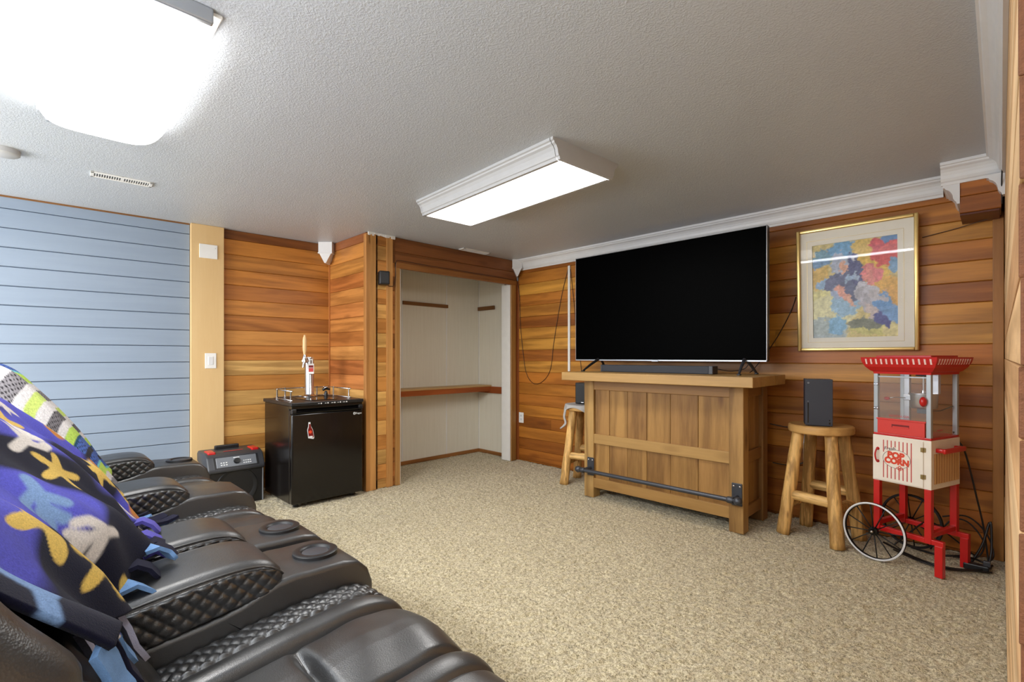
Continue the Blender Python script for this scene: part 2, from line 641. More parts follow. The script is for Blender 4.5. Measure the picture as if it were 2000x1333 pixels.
def plank_mesh(L, hgt, th, ch, rough=0.0, seed=0):
    key = (round(L, 3), round(hgt, 3), th, ch, seed if rough else 0)
    if key in PL: return PL[key]
    a, b = L / 2, hgt / 2
    me = bpy.data.meshes.new('plank')
    V, F = [], []
    for x in (-a, a):
        V += [(x, th, -b), (x, ch, -b), (x, 0, -b + ch), (x, 0, b - ch), (x, ch, b), (x, th, b)]
    F = [(0, 1, 7, 6), (1, 2, 8, 7), (2, 3, 9, 8), (3, 4, 10, 9), (4, 5, 11, 10), (0, 5, 4, 3, 2, 1), (6, 7, 8, 9, 10, 11)]
    me.from_pydata(V, [], [f[::-1] for f in F])
    me.update()
    PL[key] = me
    return me


CEDAR = [lin(*c) for c in ((204, 142, 72), (192, 122, 56), (176, 106, 46), (214, 156, 86), (160, 92, 40), (186, 116, 52), (208, 148, 76), (150, 82, 34))]


def plank(parent, x, z, L, hgt, col, mat, y=0.0, th=0.015, ch=0.004, name='plank'):
    me = plank_mesh(L, hgt, th, ch)
    if not me.materials: me.materials.append(mat)
    o = bpy.data.objects.new(name, me)
    COL.objects.link(o)
    if me.materials[0] is not mat:
        o.material_slots[0].link = 'OBJECT'; o.material_slots[0].material = mat
    o.parent = parent
    o.location = (x, y, z)
    o.color = col
    return o


def wall(name, origin, angle, x0, x1, z0=-0.02, z1=H + 0.02, mat=None, depth=0.09):
    """slab in its own frame: local x along the wall, the room on the side of -y, planks in front of it at y 0"""
    o = MB().box(x0, x1, 0.0155, 0.0155 + depth, z0, z1).build(name, mat or M['brown_wood'])
    o.location = origin
    o.rotation_euler = (0, 0, angle)
    ROOT[o.name] = Vector((0, 0, 0))
    tag(o, kind='structure')
    return o


def rows(z_ref, pitch, lo=0.0, hi=H):
    k0 = math.ceil((lo + 0.01 - z_ref) / pitch)
    zs = [lo]
    k = k0
    while z_ref + k * pitch < hi - 0.02:
        zs.append(z_ref + k * pitch); k += 1
    zs.append(hi)
    return zs


def clad(w, x0, x1, zs, cols=None, mat=None, joints=(), gap=0.0015, jit=0.06):
    for i, (a, b) in enumerate(zip(zs[:-1], zs[1:])):
        xs = [x0] + [j for (r, j) in joints if r == i] + [x1]
        for u, v in zip(xs[:-1], xs[1:]):
            c = cols[i % len(cols)] if cols else rnd.choice(CEDAR)
            if mat is None: c = (c[0] * 1.0, c[1] * 1.15, c[2] * (0.8 if w.name == 'wall_far' else 1.25), 1)          # cedar aged towards honey
            k = 1 + rnd.uniform(-jit, jit)
            plank(w, (u + v) / 2, (a + b) / 2, v - u - gap, b - a - gap, (c[0] * k, c[1] * k, c[2] * k, 1), mat or M['cedar'])


LA = math.radians(86.85)
LO = (-4.66, 2.14, 0)
# blue boards, left
wl = wall('wall_left', LO, LA, -4.6, -1.185, mat=M['blue_dark'])
clad(wl, -4.6, -1.186, rows(1.269, 0.132), [lin(150, 172, 200)], M['blue'], gap=0.004)
# cedar behind the keg fridge
wa = wall('wall_alcove', LO, LA, -1.185, 0.05)
zs = rows(1.148, 0.1315)
C_ = lambda *t: [lin(*c) for c in t]
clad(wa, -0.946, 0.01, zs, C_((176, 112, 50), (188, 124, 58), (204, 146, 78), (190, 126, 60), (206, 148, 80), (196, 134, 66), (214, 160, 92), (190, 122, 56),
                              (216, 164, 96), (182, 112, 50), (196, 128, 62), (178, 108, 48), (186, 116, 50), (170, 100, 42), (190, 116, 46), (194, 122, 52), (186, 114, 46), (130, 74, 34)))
post = MB().box(-1.185, -0.946, -0.045, 0.015, 0, H, 0.004).build('maple_board', M['maple'], wa, world=False)
# wall between keg fridge and closet
ws = wall('wall_alcove_side', (-3.93, 2.115, 0), 0, -0.75, 0.0)
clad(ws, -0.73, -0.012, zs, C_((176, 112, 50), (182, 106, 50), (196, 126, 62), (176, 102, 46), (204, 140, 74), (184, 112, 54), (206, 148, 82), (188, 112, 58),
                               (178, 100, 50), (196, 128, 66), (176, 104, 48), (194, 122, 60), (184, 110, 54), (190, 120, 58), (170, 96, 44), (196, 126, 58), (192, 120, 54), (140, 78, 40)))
MB().box(-0.745, -0.72, -0.012, 0.01, 0, H, 0.003).build('corner_bead', M['cedar_v'], ws, world=False).color = lin(186, 118, 60)
MB().box(-0.03, 0.016, -0.014, 0.03, 0, H - 0.02, 0.003).build('corner_board', M['cedar_v'], ws, world=False).color = lin(192, 136, 76)
# closet front: pier, header and right pier
wc = wall('wall_closet_front', (-3.93, 0, 0), math.pi / 2, 2.135, 2.425)
MB().box(2.425, 4.0, 0.0155, 0.1055, 2.02, H + 0.02).build('header', M['brown_wood'], wc, world=False)
MB().box(3.90, 4.0, 0.0155, 0.1055, -0.02, 2.02).build('right_pier', M['brown_wood'], wc, world=False)
zp = rows(1.13, 0.131)
clad(wc, 2.195, 2.31, zp, C_((206, 146, 78), (190, 122, 58), (212, 156, 86), (198, 128, 62)), jit=0.14)
clad(wc, 2.365, 2.40, zp, C_((150, 90, 42), (168, 100, 48), (140, 82, 38), (176, 108, 52)), jit=0.14)
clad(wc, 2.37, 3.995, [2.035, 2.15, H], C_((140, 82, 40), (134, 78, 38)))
for a, b, t, nm, c in ((2.115, 2.199, -0.016, 'corner_board', (204, 150, 86)), (2.307, 2.368, -0.016, 'batten', (206, 152, 88)), (2.396, 2.442, -0.02, 'door_casing', (180, 134, 76)),
                       (3.892, 3.962, -0.02, 'door_casing', (172, 128, 70)), (3.963, 3.998, -0.01, 'batten', (150, 86, 42))):
    top = 2.05 if nm == 'door_casing' else (2.05 if a > 3.9 else H - 0.012)
    MB().box(a, b, t, 0.0155, 0, top, 0.003).build(nm, M['cedar_v'], wc, world=False).color = lin(*c)
MB().box(2.396, 3.975, -0.021, 0.0155, 1.995, 2.05, 0.004).build('head_casing', M['cedar'], wc, world=False).color = lin(146, 96, 48)
MB().box(3.876, 3.892, -0.005, 0.13, 0, 2.0, 0.002).build('white_jamb', M['white'], wc, world=False)
MB().box(2.442, 2.456, -0.005, 0.13, 0, 2.0, 0.002).build('white_jamb', M['white'], wc, world=False)
# ragged white caulk along the top of the pier
cb = MB()
for k in range(14):
    y = 2.12 + k * 0.019
    cb.box(y, y + 0.021, -0.021 - 0.004 * rnd.random(), -0.012, H - 0.012 - 0.02 * rnd.random(), H, 0.001, 1)
cb.build('caulk_edge', M['white'], wc, world=False)
# closet interior
for nm, org, ang, x0, x1, seams in (('wall_closet_rear', (-4.60, 0, 0), math.pi / 2, 2.2, 4.09, (2.26, 2.9, 3.5, 4.0)),
                                     ('wall_closet_right', (0, 4.0, 0), 0, -4.7, -4.04, (-4.6, -4.05)),
                                     ('wall_closet_left', (0, 2.28, 0), math.pi, 4.04, 4.7, (4.05, 4.6))):
    w = wall(nm, org, ang, x0, x1, mat=M['vinyl'])
    for a, b in zip(seams[:-1], seams[1:]):
        MB().box(a + 0.002, b - 0.002, 0.004, 0.0155, 0, H, 0.001, 1).build('vinyl_panel', M['vinyl'], w, world=False)
        MB().box(a - 0.006, a + 0.006, 0.0, 0.0155, 0, H, 0.001, 1).build('seam_strip', M['white'], w, world=False)
bb = MB().box(2.3, 4.0, -0.012, 0.004, 0, 0.04, 0.002).build('baseboard_closet_rear', M['cedar'])
bb.location, bb.rotation_euler, bb.color = (-4.60, 0, 0), (0, 0, math.pi / 2), lin(150, 100, 52)
tag(bb, kind='structure')
bb = MB().box(-4.6, -4.06, -0.012, 0.004, 0, 0.04, 0.002).build('baseboard_closet_right', M['cedar'])
bb.location, bb.color = (0, 4.0, 0), lin(150, 100, 52)
tag(bb, kind='structure')

# television wall
wf = wall('wall_far', (0, 4.0, 0), 0, -3.93, 0.14)
zf = rows(1.133, 0.1243)
clad(wf, -3.90, -0.012, zf, C_((150, 84, 36), (164, 92, 40), (150, 82, 36), (178, 106, 48), (158, 88, 38), (190, 116, 52), (170, 98, 44), (186, 112, 50), (184, 106, 46), (200, 132, 66),
                               (170, 96, 44), (204, 138, 70), (196, 128, 62), (158, 88, 40), (190, 120, 58), (176, 104, 48), (200, 134, 66), (182, 110, 50), (170, 98, 44)),
     joints=((4, -3.42), (8, -1.5), (6, -2.1), (11, -1.2), (14, -0.95), (10, -2.6), (2, -1.8)), jit=0.1)
MB().box(-3.93, -3.90, -0.008, 0.0155, 0, 2.05, 0.002).build('corner_bead', M['cedar_v'], wf, world=False).color = lin(160, 92, 44)
MB().box(-0.035, 0.012, -0.02, 0.0155, 0, 2.02, 0.003).build('corner_board', M['cedar_v'], wf, world=False).color = lin(168, 116, 58)

# right wall: rough boards whose cut ends show beside the camera
wr = wall('wall_right', (0.0155, 0.0, 0), -math.pi / 2, -4.09, -0.80)
zr = [0.0, 0.13, 0.262, 0.372, 0.5, 0.62, 0.74, 0.86, 0.985, 1.088, 1.17, 1.268, 1.375, 1.49, 1.60, 1.715, 1.83, 1.945, 2.06, 2.17, H]
for i, (a, b) in enumerate(zip(zr[:-1], zr[1:])):
    st = -0.775 - rnd.uniform(-0.008, 0.012)
    th = 0.015 + rnd.uniform(-0.001, 0.003)
    c = rnd.choice([(226, 186, 136), (216, 172, 122), (232, 196, 148), (206, 160, 112)])
    L = 4.0 + st - 0.003
    m = MB()
    m.box(-L / 2, L / 2, 0.0, th, -(b - a) / 2 + 0.0008, (b - a) / 2 - 0.0008, 0.0018, 2)
    for f in m.bm.faces:
        if all(v.co.x > L / 2 - 0.003 for v in f.verts): f.material_index = 1
    o = m.build('plank', [M['pine_y'], M['endgrain']], wr, world=False)
    o.location = ((-4.0 + st) / 2, 0.0155 - th, (a + b) / 2)
    o.color = lin(*c)
# second layer of cut ends, a hand's breadth deeper in the wall
for i, (a, b) in enumerate(zip(zr[:-1], zr[1:])):
    m = MB().box(-0.12, 0.12, 0.0, 0.09, -(b - a) / 2 + 0.004, (b - a) / 2 - 0.004, 0.004, 2)
    o = m.build('plank_end', M['endgrain'] if i % 3 else M['pine_y'], wr, world=False)
    o.location = (-0.915 + rnd.uniform(-0.006, 0.006), 0.019, (a + b) / 2)
    o.color = lin(190, 140, 84)
# walls behind the camera
for nm, org, ang, x0, x1 in (('wall_rear', (0, -2.2, 0), math.pi, -1.7, 5.05), ('wall_hall_right', (1.65, 0, 0), -math.pi / 2, -0.85, 2.25), ('wall_hall_far', (0, 0.80, 0), 0, 0.12, 1.7)):
    w = wall(nm, org, ang, x0, x1, mat=M['plaster'])

# ------------------------------------------------------------------ crown moulding (trim) and soffit
CROWN = [(0, 0), (0, -0.118), (-0.012, -0.118), (-0.016, -0.104), (-0.022, -0.098), (-0.028, -0.084), (-0.03, -0.066), (-0.036, -0.05), (-0.046, -0.036), (-0.06, -0.027), (-0.064, -0.018), (-0.072, -0.016), (-0.072, 0)]


def crown(name, p0, p1, inward, top=H, s=1.0):
    """run of crown moulding along p0-p1 against a wall; inward points into the room"""
    p0, p1, n = Vector((*p0, 0)), Vector((*p1, 0)), Vector((*inward, 0)).normalized()
    mb = MB()
    A = [mb.bm.verts.new(p0 - n * d * s + Vector((0, 0, top + z * s))) for d, z in CROWN]
    B = [mb.bm.verts.new(p1 - n * d * s + Vector((0, 0, top + z * s))) for d, z in CROWN]
    k = len(CROWN)
    mb.bm.faces.new(A); mb.bm.faces.new(B[::-1])
    for i in range(k):
        j = (i + 1) % k
        mb.bm.faces.new([A[j], A[i], B[i], B[j]])
    o = mb.build(name, M['white_trim'])
    return tag(o, kind='structure')


crown('trim_1', (-3.86, 4.0), (-0.25, 4.0), (0, -1))
crown('trim_2', (0.0155, 0.79), (0.0155, 3.69), (-1, 0))
so = MB().box(-0.165, 0.0, 3.755, 4.0, 1.99, H).build('trim_3', M['brown_wood'])      # boxed-in soffit in the corner
tag(so, kind='structure')
for z0, z1, c in ((1.992, 2.085, (156, 92, 36)), (2.087, 2.17, (166, 100, 42)), (2.172, 2.279, (150, 88, 36))):
    plank(so, -0.0825, (z0 + z1) / 2, 0.165, z1 - z0, lin(*c), M['cedar'], y=3.742)
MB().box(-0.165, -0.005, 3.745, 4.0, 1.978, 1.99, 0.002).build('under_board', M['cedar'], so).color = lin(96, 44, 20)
crown('trim_4', (-0.245, 3.742), (0.0155, 3.742), (0, -1))
crown('trim_5', (-0.165, 3.735), (-0.165, 4.0), (-1, 0), 2.166)
crown('trim_8', (0.0155, 3.69), (0.0155, 3.742), (-1, 0), 2.166)
# return blocks of the moulding
def corner_block(name, x, y, w, rz, h=0.2):
    mb = MB()
    poly = [(-w / 2, 0), (w / 2, 0), (w / 2, -h * 0.5), (w * 0.4, -h * 0.58), (w * 0.22, -h * 0.8), (w * 0.06, -h), (-w * 0.06, -h), (-w * 0.22, -h * 0.8), (-w * 0.4, -h * 0.58), (-w / 2, -h * 0.5)]
    mb.prism(poly, -0.05, 0.05, 'y')
    mb.box(-w / 2 - 0.004, w / 2 + 0.004, -0.056, 0.05, -h * 0.55, -h * 0.5, 0.002)
    o = mb.build(name, M['white_trim'])
    o.location, o.rotation_euler = (x, y, H), (0, 0, rz)
    return tag(o, kind='structure')


corner_block('trim_6', -4.60, 2.06, 0.13, math.radians(45))
corner_block('trim_7', -3.885, 3.955, 0.11, math.radians(45), 0.19)
# thin dark brown board at the top of the blue wall
o = MB().box(-4.6, -1.19, -0.006, 0.0, H - 0.012, H, 0.001, 1).build('trim_9', M['brown_wood'])
o.location, o.rotation_euler = LO, (0, 0, LA)
tag(o, kind='structure')

# ------------------------------------------------------------------ light fixtures
t = empty('wraparound_light', (-2.38, 0.24, H))
tag(t, 'large lit ceiling light with a puffy rounded white lens', 'ceiling light')
nu, nv = 64, 34
V = np.zeros((nv, nu, 3))
for j in range(nv):
    q = j / (nv - 1) * 0.5 * math.pi              # 0 at the rim, pi/2 at the middle
    for i in range(nu):
        a = 2 * math.pi * i / (nu - 1)
        ca, sa = math.cos(a), math.sin(a)
        ex = 2.0 / 5.0
        sx, sy = abs(ca) ** ex * (1 if ca >= 0 else -1), abs(sa) ** ex * (1 if sa >= 0 else -1)
        k = max(0.0, math.cos(q)) ** 0.55
        dz = 0.105 * math.sin(q) ** 0.45
        V[j, i] = (-2.38 + sx * (0.61 if k > 0.7 else 0.61) * k, 0.24 + sy * 0.22 * k, H - 0.005 - dz)
lens = grid_mesh('lens', V, nu, nv, M['puff'], t)
tag(lens, 'glowing white lens')
MB().box(-2.99, -1.77, 0.03, 0.45, H - 0.012, H, 0.004).build('base_pan', M['white'], t)
for x in (-2.995, -1.765):
    MB().box(x - 0.012, x + 0.012, 0.06, 0.42, H - 0.05, H, 0.006).build('end_cap', M['silver'], t)

BA = math.radians(-3.6)
t = empty('box_light', (-2.22, 2.165, H), BA, local=True)
tag(t, 'lit rectangular ceiling light boxed in with white crown moulding', 'ceiling light')
pb = [(-0.02, 0), (-0.02, -0.1), (0.0, -0.1), (0.004, -0.086), (0.01, -0.082), (0.014, -0.07), (0.018, -0.05), (0.028, -0.034), (0.04, -0.026), (0.043, -0.018), (0.052, -0.014), (0.052, 0)]
for sg, nm in ((-1, 'crown_side'), (1, 'crown_side')):
    MB().prism([(sg * (0.215 + y), z) for y, z in pb], -0.655, 0.64, 'x').build(nm, M['lamp_trim'], t, world=False)
endp = [(-(0.215 + y), z) for y, z in pb[2:]] + [((0.215 + y), z) for y, z in pb[2:][::-1]]
for x in (-0.665, 0.645):
    MB().prism(endp, x, x + 0.018, 'x').build('end_board', M['lamp_trim'], t, world=False)
MB().box(-0.65, 0.645, -0.21, 0.21, -0.094, -0.088).build('diffuser', M['panel_lit'], t, world=False)
MB().box(-0.65, 0.645, -0.2, 0.2, -0.03, -0.004).build('housing', M['white'], t, world=False)


def vent(x, y, L, W, rz, label):
    t = empty('ceiling_vent', (x, y, H), rz, local=True)
    tag(t, label, 'vent')
    mb = MB()
    mb.box(-L / 2, L / 2, -W / 2, -W / 2 + 0.016, -0.008, 0, 0.002).box(-L / 2, L / 2, W / 2 - 0.016, W / 2, -0.008, 0, 0.002)
    mb.box(-L / 2, -L / 2 + 0.018, -W / 2, W / 2, -0.008, 0, 0.002).box(L / 2 - 0.018, L / 2, -W / 2, W / 2, -0.008, 0, 0.002)
    mb.box(-0.006, 0.006, -W / 2, W / 2, -0.007, 0, 0.002)
    mb.build('frame', M['white'], t, world=False)
    MB().box(-L / 2 + 0.01, L / 2 - 0.01, -W / 2 + 0.01, W / 2 - 0.01, -0.001, 0.0).build('duct', M['black_pl'], t, world=False)
    n = 22
    for k in range(n):
        xx = -L / 2 + 0.026 + (L - 0.052) * k / (n - 1)
        o = MB().box(-0.0022, 0.0022, -W / 2 + 0.014, W / 2 - 0.014, -0.007, -0.001).build('louvre', M['white'], t, world=False)
        o.location = (xx, 0, 0)


vent(-3.83, 0.42, 0.3, 0.1, math.radians(87), 'white slotted ceiling vent above the blue board wall')
vent(-3.86, 3.3, 0.36, 0.1, math.radians(90), 'white ceiling vent above the closet opening')
o = MB().lathe([(0.0, -0.03), (0.06, -0.03), (0.068, -0.024), (0.07, 0.0), (0, 0)], (-3.73, -0.09, H), 32).build('smoke_alarm', M['lamp_trim'], None, True, 40)
tag(o, 'round white smoke alarm on the ceiling at the frame edge', 'smoke alarm')

# ------------------------------------------------------------------ seating
SEAT_P = [(0.10, 0.39), (0.16, 0.41), (0.24, 0.43), (0.4, 0.452), (0.55, 0.468), (0.65, 0.472), (0.715, 0.466), (0.765, 0.44), (0.795, 0.39), (0.80, 0.3), (0.795, 0.2), (0.79, 0.08)]
BACK_P = [(-0.40, 0.12), (-0.40, 0.5), (-0.385, 0.85), (-0.34, 1.0), (-0.26, 1.085), (-0.17, 1.095), (-0.09, 1.055), (-0.02, 0.965), (0.05, 0.855), (0.12, 0.74), (0.19, 0.61), (0.23, 0.5), (0.25, 0.4)]


def sheet(name, prof, x0, x1, nu, nv, disp, mat, parent, r=0.035, skirt=0.16, cols=None):
    """surface swept across x over a yz profile, pushed out along its normal by disp(u, s, x); edges rolled over by r"""
    P, s = spline(prof, nv)
    T = np.gradient(P, axis=0); T /= np.linalg.norm(T, axis=1)[:, None]
    N = np.stack([-T[:, 1], T[:, 0]], -1)
    W = x1 - x0
    xs = list(x0 + W * np.linspace(0, 1, nu))
    pad = [x0 + 0.002, x0 + 0.001]
    X = np.array(pad + xs + [x1 - 0.001, x1 - 0.002])
    Z = np.zeros((nv, len(X)))
    for i, x in enumerate(X):
        d = min(x - x0, x1 - x)
        if i < 2 or i >= len(X) - 2:
            roll = -r - (skirt if i in (0, len(X) - 1) else 0.02)
            Z[:, i] = roll
        else:
            roll = 0.0 if d >= r else -(r - math.sqrt(max(0.0, r * r - (r - d) ** 2)))
            Z[:, i] = roll + disp((x - x0) / W, s, x)
    V = np.zeros((nv, len(X), 3))
    V[:, :, 0] = X[None, :]
    V[:, :, 1] = P[:, 0:1] + N[:, 0:1] * Z
    V[:, :, 2] = P[:, 1:2] + N[:, 1:2] * Z
    return grid_mesh(name, V, len(X), nv, mat, parent, cols)


def quilt(a, b, c, h):
    p, q = (a + b) / c, (a - b) / c
    return h * (np.abs(np.sin(math.pi * p)) * np.abs(np.sin(math.pi * q))) ** 0.28


def dip(v, c, w, h):
    return -h * np.exp(-((v - c) / w) ** 2)


def seat_disp(flip):
    def f(u, s, x):
        q = min(u, 1 - u)
        z = np.zeros_like(s)
        sl = s / s[-1]
        wav = 0.004 * np.sin(s * 34 + u * 9) * (0.5 + 0.5 * np.sin(s * 11 + 2))
        if q < 0.14 and not (flip and u > 0.5):                                   # quilted edge strip
            z += quilt(np.full_like(s, (x)), s, 0.038, 0.009) + 0.006
        elif q < 0.28:                                 # smooth bolster
            t = max(0.0, (q - 0.14) / 0.14)
            z += 0.018 * math.sin(math.pi * min(1.0, t * 0.95 + 0.05)) ** 0.6 + wav * 0.35
        else:                                          # two centre pillows
            t = (q - 0.28) / 0.22
            z += 0.024 * min(1.0, t * 1.2) ** 0.5 * (0.65 + 0.35 * np.abs(np.sin(math.pi * np.where(s < 0.37, (s + 0.02) / 0.39, (s - 0.37) / 0.62)))) + wav * 0.8
            z += dip(s, 0.37, 0.014, 0.03 * min(1.0, t * 1.5))
        z += dip(q, 0.14, 0.008, 0.008) + dip(q, 0.28, 0.018, 0.032)
        return z
    return f


def back_disp(u, s, x):
    q = min(u, 1 - u)
    wav = 0.004 * np.sin(s * 25 + u * 12)
    z = 0.03 * math.sin(math.pi * u) ** 0.5 + np.zeros_like(s)
    if q < 0.13: z += quilt(np.full_like(s, x), s, 0.04, 0.004)
    z += dip(q, 0.14, 0.012, 0.012) + dip(s, 1.14, 0.02, 0.02) + dip(s, 1.42, 0.02, 0.02) + wav
    return z


def wing_disp(u, s, x):
    q = min(u, 1 - u)
    z = np.zeros_like(s) - 0.004 + 0.004 * np.sin(s * 25 + u * 12)
    if q < 0.24: z += (0.04 if u > 0.5 else 0.004) * math.sin(math.pi * min(1.0, q / 0.24)) ** 0.7
    z += dip(q, 0.24, 0.015, 0.008) + dip(s, 1.42, 0.02, 0.015)
    return z


ARM_BODY = [(-0.36, 0.06), (0.755, 0.06), (0.785, 0.1), (0.79, 0.2), (0.79, 0.44), (0.78, 0.49), (0.76, 0.525), (0.73, 0.544), (0.69, 0.551), (0.6, 0.553), (0.5, 0.552), (0.3, 0.5), (-0.36, 0.46)]
PAD_TOP = [(-0.3, 0.52), (-0.15, 0.545), (0.0, 0.575), (0.14, 0.600), (0.28, 0.618), (0.38, 0.625), (0.44, 0.622), (0.485, 0.607), (0.512, 0.582), (0.52, 0.56)]
PAD_BOT = [(0.515, 0.54), (0.495, 0.525), (0.45, 0.515), (0.3, 0.492), (0.14, 0.465), (0.0, 0.45), (-0.3, 0.44)]


def arm(parent, x0, x1, cup, low=1.0):
    w = x1 - x0
    b = MB().rprism(sp3([(y, z * low) for y, z in ARM_BODY], 60), x0, x1, 0.016, 5).build('arm_body', M['leather'], parent, True, 60)
    pad_poly = sp3(PAD_TOP, 40) + sp3(PAD_BOT, 24)
    p = MB().rprism(pad_poly, x0 + 0.008, x1 - 0.008, 0.032, 7).build('arm_pad', M['leather'], parent, True, 60)
    # quilted sides between the top seam and the lower seam
    T, _ = spline(PAD_TOP[:-1], 220)
    B, _ = spline([(-0.3, 0.448), (0.0, 0.458), (0.14, 0.474), (0.3, 0.5), (0.45, 0.523), (0.49, 0.534), (0.507, 0.552)], 220)
    for sg, xe in ((1, x1), (-1, x0)):
        nu, nv = 220, 30
        V = np.zeros((nv, nu, 3))
        for j in range(nv):
            f = 0.17 + 0.83 * j / (nv - 1)
            Q = T * (1 - f) + B * f
            edge = min(j, nv - 1 - j) / 3.0
            h = quilt(Q[:, 0] * 0.95, Q[:, 1], 0.038, 0.0075) * min(1.0, 0.3 + edge)
            a = 1 - np.clip((Q[:, 0] - 0.46) / 0.05, 0, 1) ** 2 * 0.9
            V[j, :, 0] = xe + sg * (h * a - 0.006 + (0.0 if 0 < j < nv - 1 else -0.012))
            V[j, :, 1] = Q[:, 0]; V[j, :, 2] = Q[:, 1]
        grid_mesh('quilted_panel', V, nu, nv, M['leather2'], parent)
        # piping along the top seam
        pp = [(xe + sg * -0.006, y, z - 0.012) for y, z in sp3(PAD_TOP[:-1], 40)]
        MB().tube(pp, 0.0032, 6).build('piping', M['leather'], p, True)
    # hand-stitched seam: a thin raised welt round the console top
    if cup:
        yc, zc = 0.655, 0.553
        xc = (x0 + x1) / 2
        ring = MB().lathe([(0.04, 0.004), (0.044, 0.009), (0.05, 0.0105), (0.062, 0.0105), (0.067, 0.008), (0.068, -0.004)], (xc, yc, zc), 48).build('cup_holder', M['black_pl'], parent, True, 50)
        MB().lathe([(0.0, 0.0055), (0.036, 0.0055), (0.042, 0.003)], (xc, yc, zc), 40).build('cup_insert', M['dark_grey'], ring, True, 40)
    return b


def feet(parent, pts):
    for x, y in pts:
        o = MB().lathe([(0.022, 0.0), (0.026, 0.004), (0.03, 0.06), (0, 0.06)], (x, y, 0), 16).build('foot', M['black_pl'], parent, True, 40)


def seat_unit(parent, x0, x1, flip=0):
    sheet('seat_cushion', SEAT_P, x0, x1, 210, 300, seat_disp(flip), M['leather'], parent, 0.016, 0.1)
    MB().box(x0 + 0.01, x1 - 0.01, -0.3, 0.72, 0.06, 0.36, 0.01).build('seat_base', M['leather'], parent)


r1 = empty('recliner_chair', (-1.12, 0.2, 0))
tag(r1, 'black leather recliner nearest the camera with quilted arms and round cup holders', 'recliner')
arm(r1, -1.68, -1.42, True)
arm(r1, -0.755, -0.49, False, 0.875)
seat_unit(r1, -1.42, -0.755, 1)
BACK_S = [(y - 0.04 * min(1, max(0, (z - 0.35) / 0.25)), z - 0.15 * min(1, max(0, (z - 0.7) / 0.3))) for y, z in BACK_P]
BACK_R = [(y - 0.075 * min(1, max(0, (z - 0.35) / 0.25)), z - 0.09 * min(1, max(0, (z - 0.95) / 0.12))) for y, z in BACK_P]          # let back a little
sheet('backrest', BACK_R, -1.45, -0.68, 60, 120, wing_disp, M['leather'], r1, 0.085, 0.12)
feet(r1, [(-1.6, 0.7), (-0.65, 0.7), (-1.6, -0.28), (-0.65, -0.28)])

r2 = empty('recliner_sofa', (-2.7, 0.2, 0))
tag(r2, 'black leather two-seat reclining sofa with quilted arms by the blue wall', 'sofa')
arm(r2, -1.985, -1.735, True)
arm(r2, -2.80, -2.535, False)
arm(r2, -3.64, -3.375, True)
seat_unit(r2, -2.535, -1.985)
seat_unit(r2, -3.375, -2.80)
sheet('backrest', BACK_S, -2.57, -1.95, 60, 120, back_disp, M['leather'], r2, 0.06, 0.1)
sheet('backrest', BACK_P, -3.41, -2.77, 60, 120, back_disp, M['leather'], r2, 0.06, 0.1)
feet(r2, [(-1.85, 0.7), (-3.5, 0.7), (-1.85, -0.28), (-3.5, -0.28)])

# ------------------------------------------------------------------ blankets
BL_P = [(-0.435, 0.62), (-0.425, 0.86), (-0.37, 1.03), (-0.27, 1.125), (-0.17, 1.135), (-0.075, 1.095), (0.0, 1.0), (0.075, 0.89), (0.15, 0.765), (0.22, 0.63), (0.285, 0.53), (0.32, 0.505)]
PP, PS = spline(BL_P, 400)
PT = np.gradient(PP, axis=0); PT /= np.linalg.norm(PT, axis=1)[:, None]
PN = np.stack([-PT[:, 1], PT[:, 0]], -1)


def blanket(name, x0, x1, nu, nv, hem, fold, paint, mat, s0=0.0, thick=0.01, shift=lambda x: 0.0, drop=lambda x: 0.0, side=lambda x: 0.0):
    V = np.zeros((nv, nu, 3)); Cc = np.ones((nv, nu, 4))
    hems = []
    for i in range(nu):
        u = i / (nu - 1); x = x0 + (x1 - x0) * u
        q = np.linspace(s0, hem(x), nv)
        y, z = np.interp(q, PS, PP[:, 0]), np.interp(q, PS, PP[:, 1])
        ny, nz = np.interp(q, PS, PN[:, 0]), np.interp(q, PS, PN[:, 1])
        d = fold(u, x, q)
        V[:, i, 0] = x + 0.012 * np.sin(q * 9 + u * 5)
        V[:, i, 1] = y + ny * d - shift(x) * np.clip((z - 0.35) / 0.25, 0, 1)
        V[:, i, 2] = z + nz * d - drop(x) * np.clip((z - 0.75) / 0.3, 0, 1) - side(x)
        Cc[:, i, :3] = paint(u, x, q)
        hems.append(V[-1, i].copy())
    o = grid_mesh(name, V, nu, nv, mat, None, Cc)
    c = Vector(V.reshape(-1, 3).mean(0)); c.z = V[:, :, 2].min()
    o.data.transform(Matrix.Translation(-c)); o.location = c
    ROOT[o.name] = c
    md = o.modifiers.new('thickness', 'SOLIDIFY'); md.thickness = thick; md.offset = 1.0
    return o, hems


SL = PS[-1]
L3 = lambda *c: np.array(lin(*c)[:3])


def hem_blue(x):
    if x < -2.52: return SL * (0.985 - 0.07 * min(1.0, (-2.52 - x) / 0.05))
    if x < -1.97: return SL * (0.985 + 0.012 * math.sin(x * 21))
    if x < -1.40:                                                   # lies on the arm pads
        return SL * (0.905 + 0.015 * math.sin(x * 17))
    k = (x + 1.40) / 0.52
    return SL * (0.89 - 0.10 * k + 0.012 * math.sin(x * 30))


def fold_blue(u, x, q):
    a = np.clip((q - 0.75) / 0.6, 0, 1)
    f = 0.022 * np.sin(x * 19 + q * 4.2 + 1.2) * a + 0.012 * np.sin(x * 41 - q * 5.0) * a
    f += 0.006 * np.sin(x * 9 + q * 13)
    if -1.97 < x < -1.42: f = f + 0.03 * np.sin(math.pi * (x + 1.97) / 0.55) ** 2 * a
    return f + 0.02


def smooth_d(d, r, w=0.008):
    return np.clip((r - d) / w + 0.5, 0, 1)


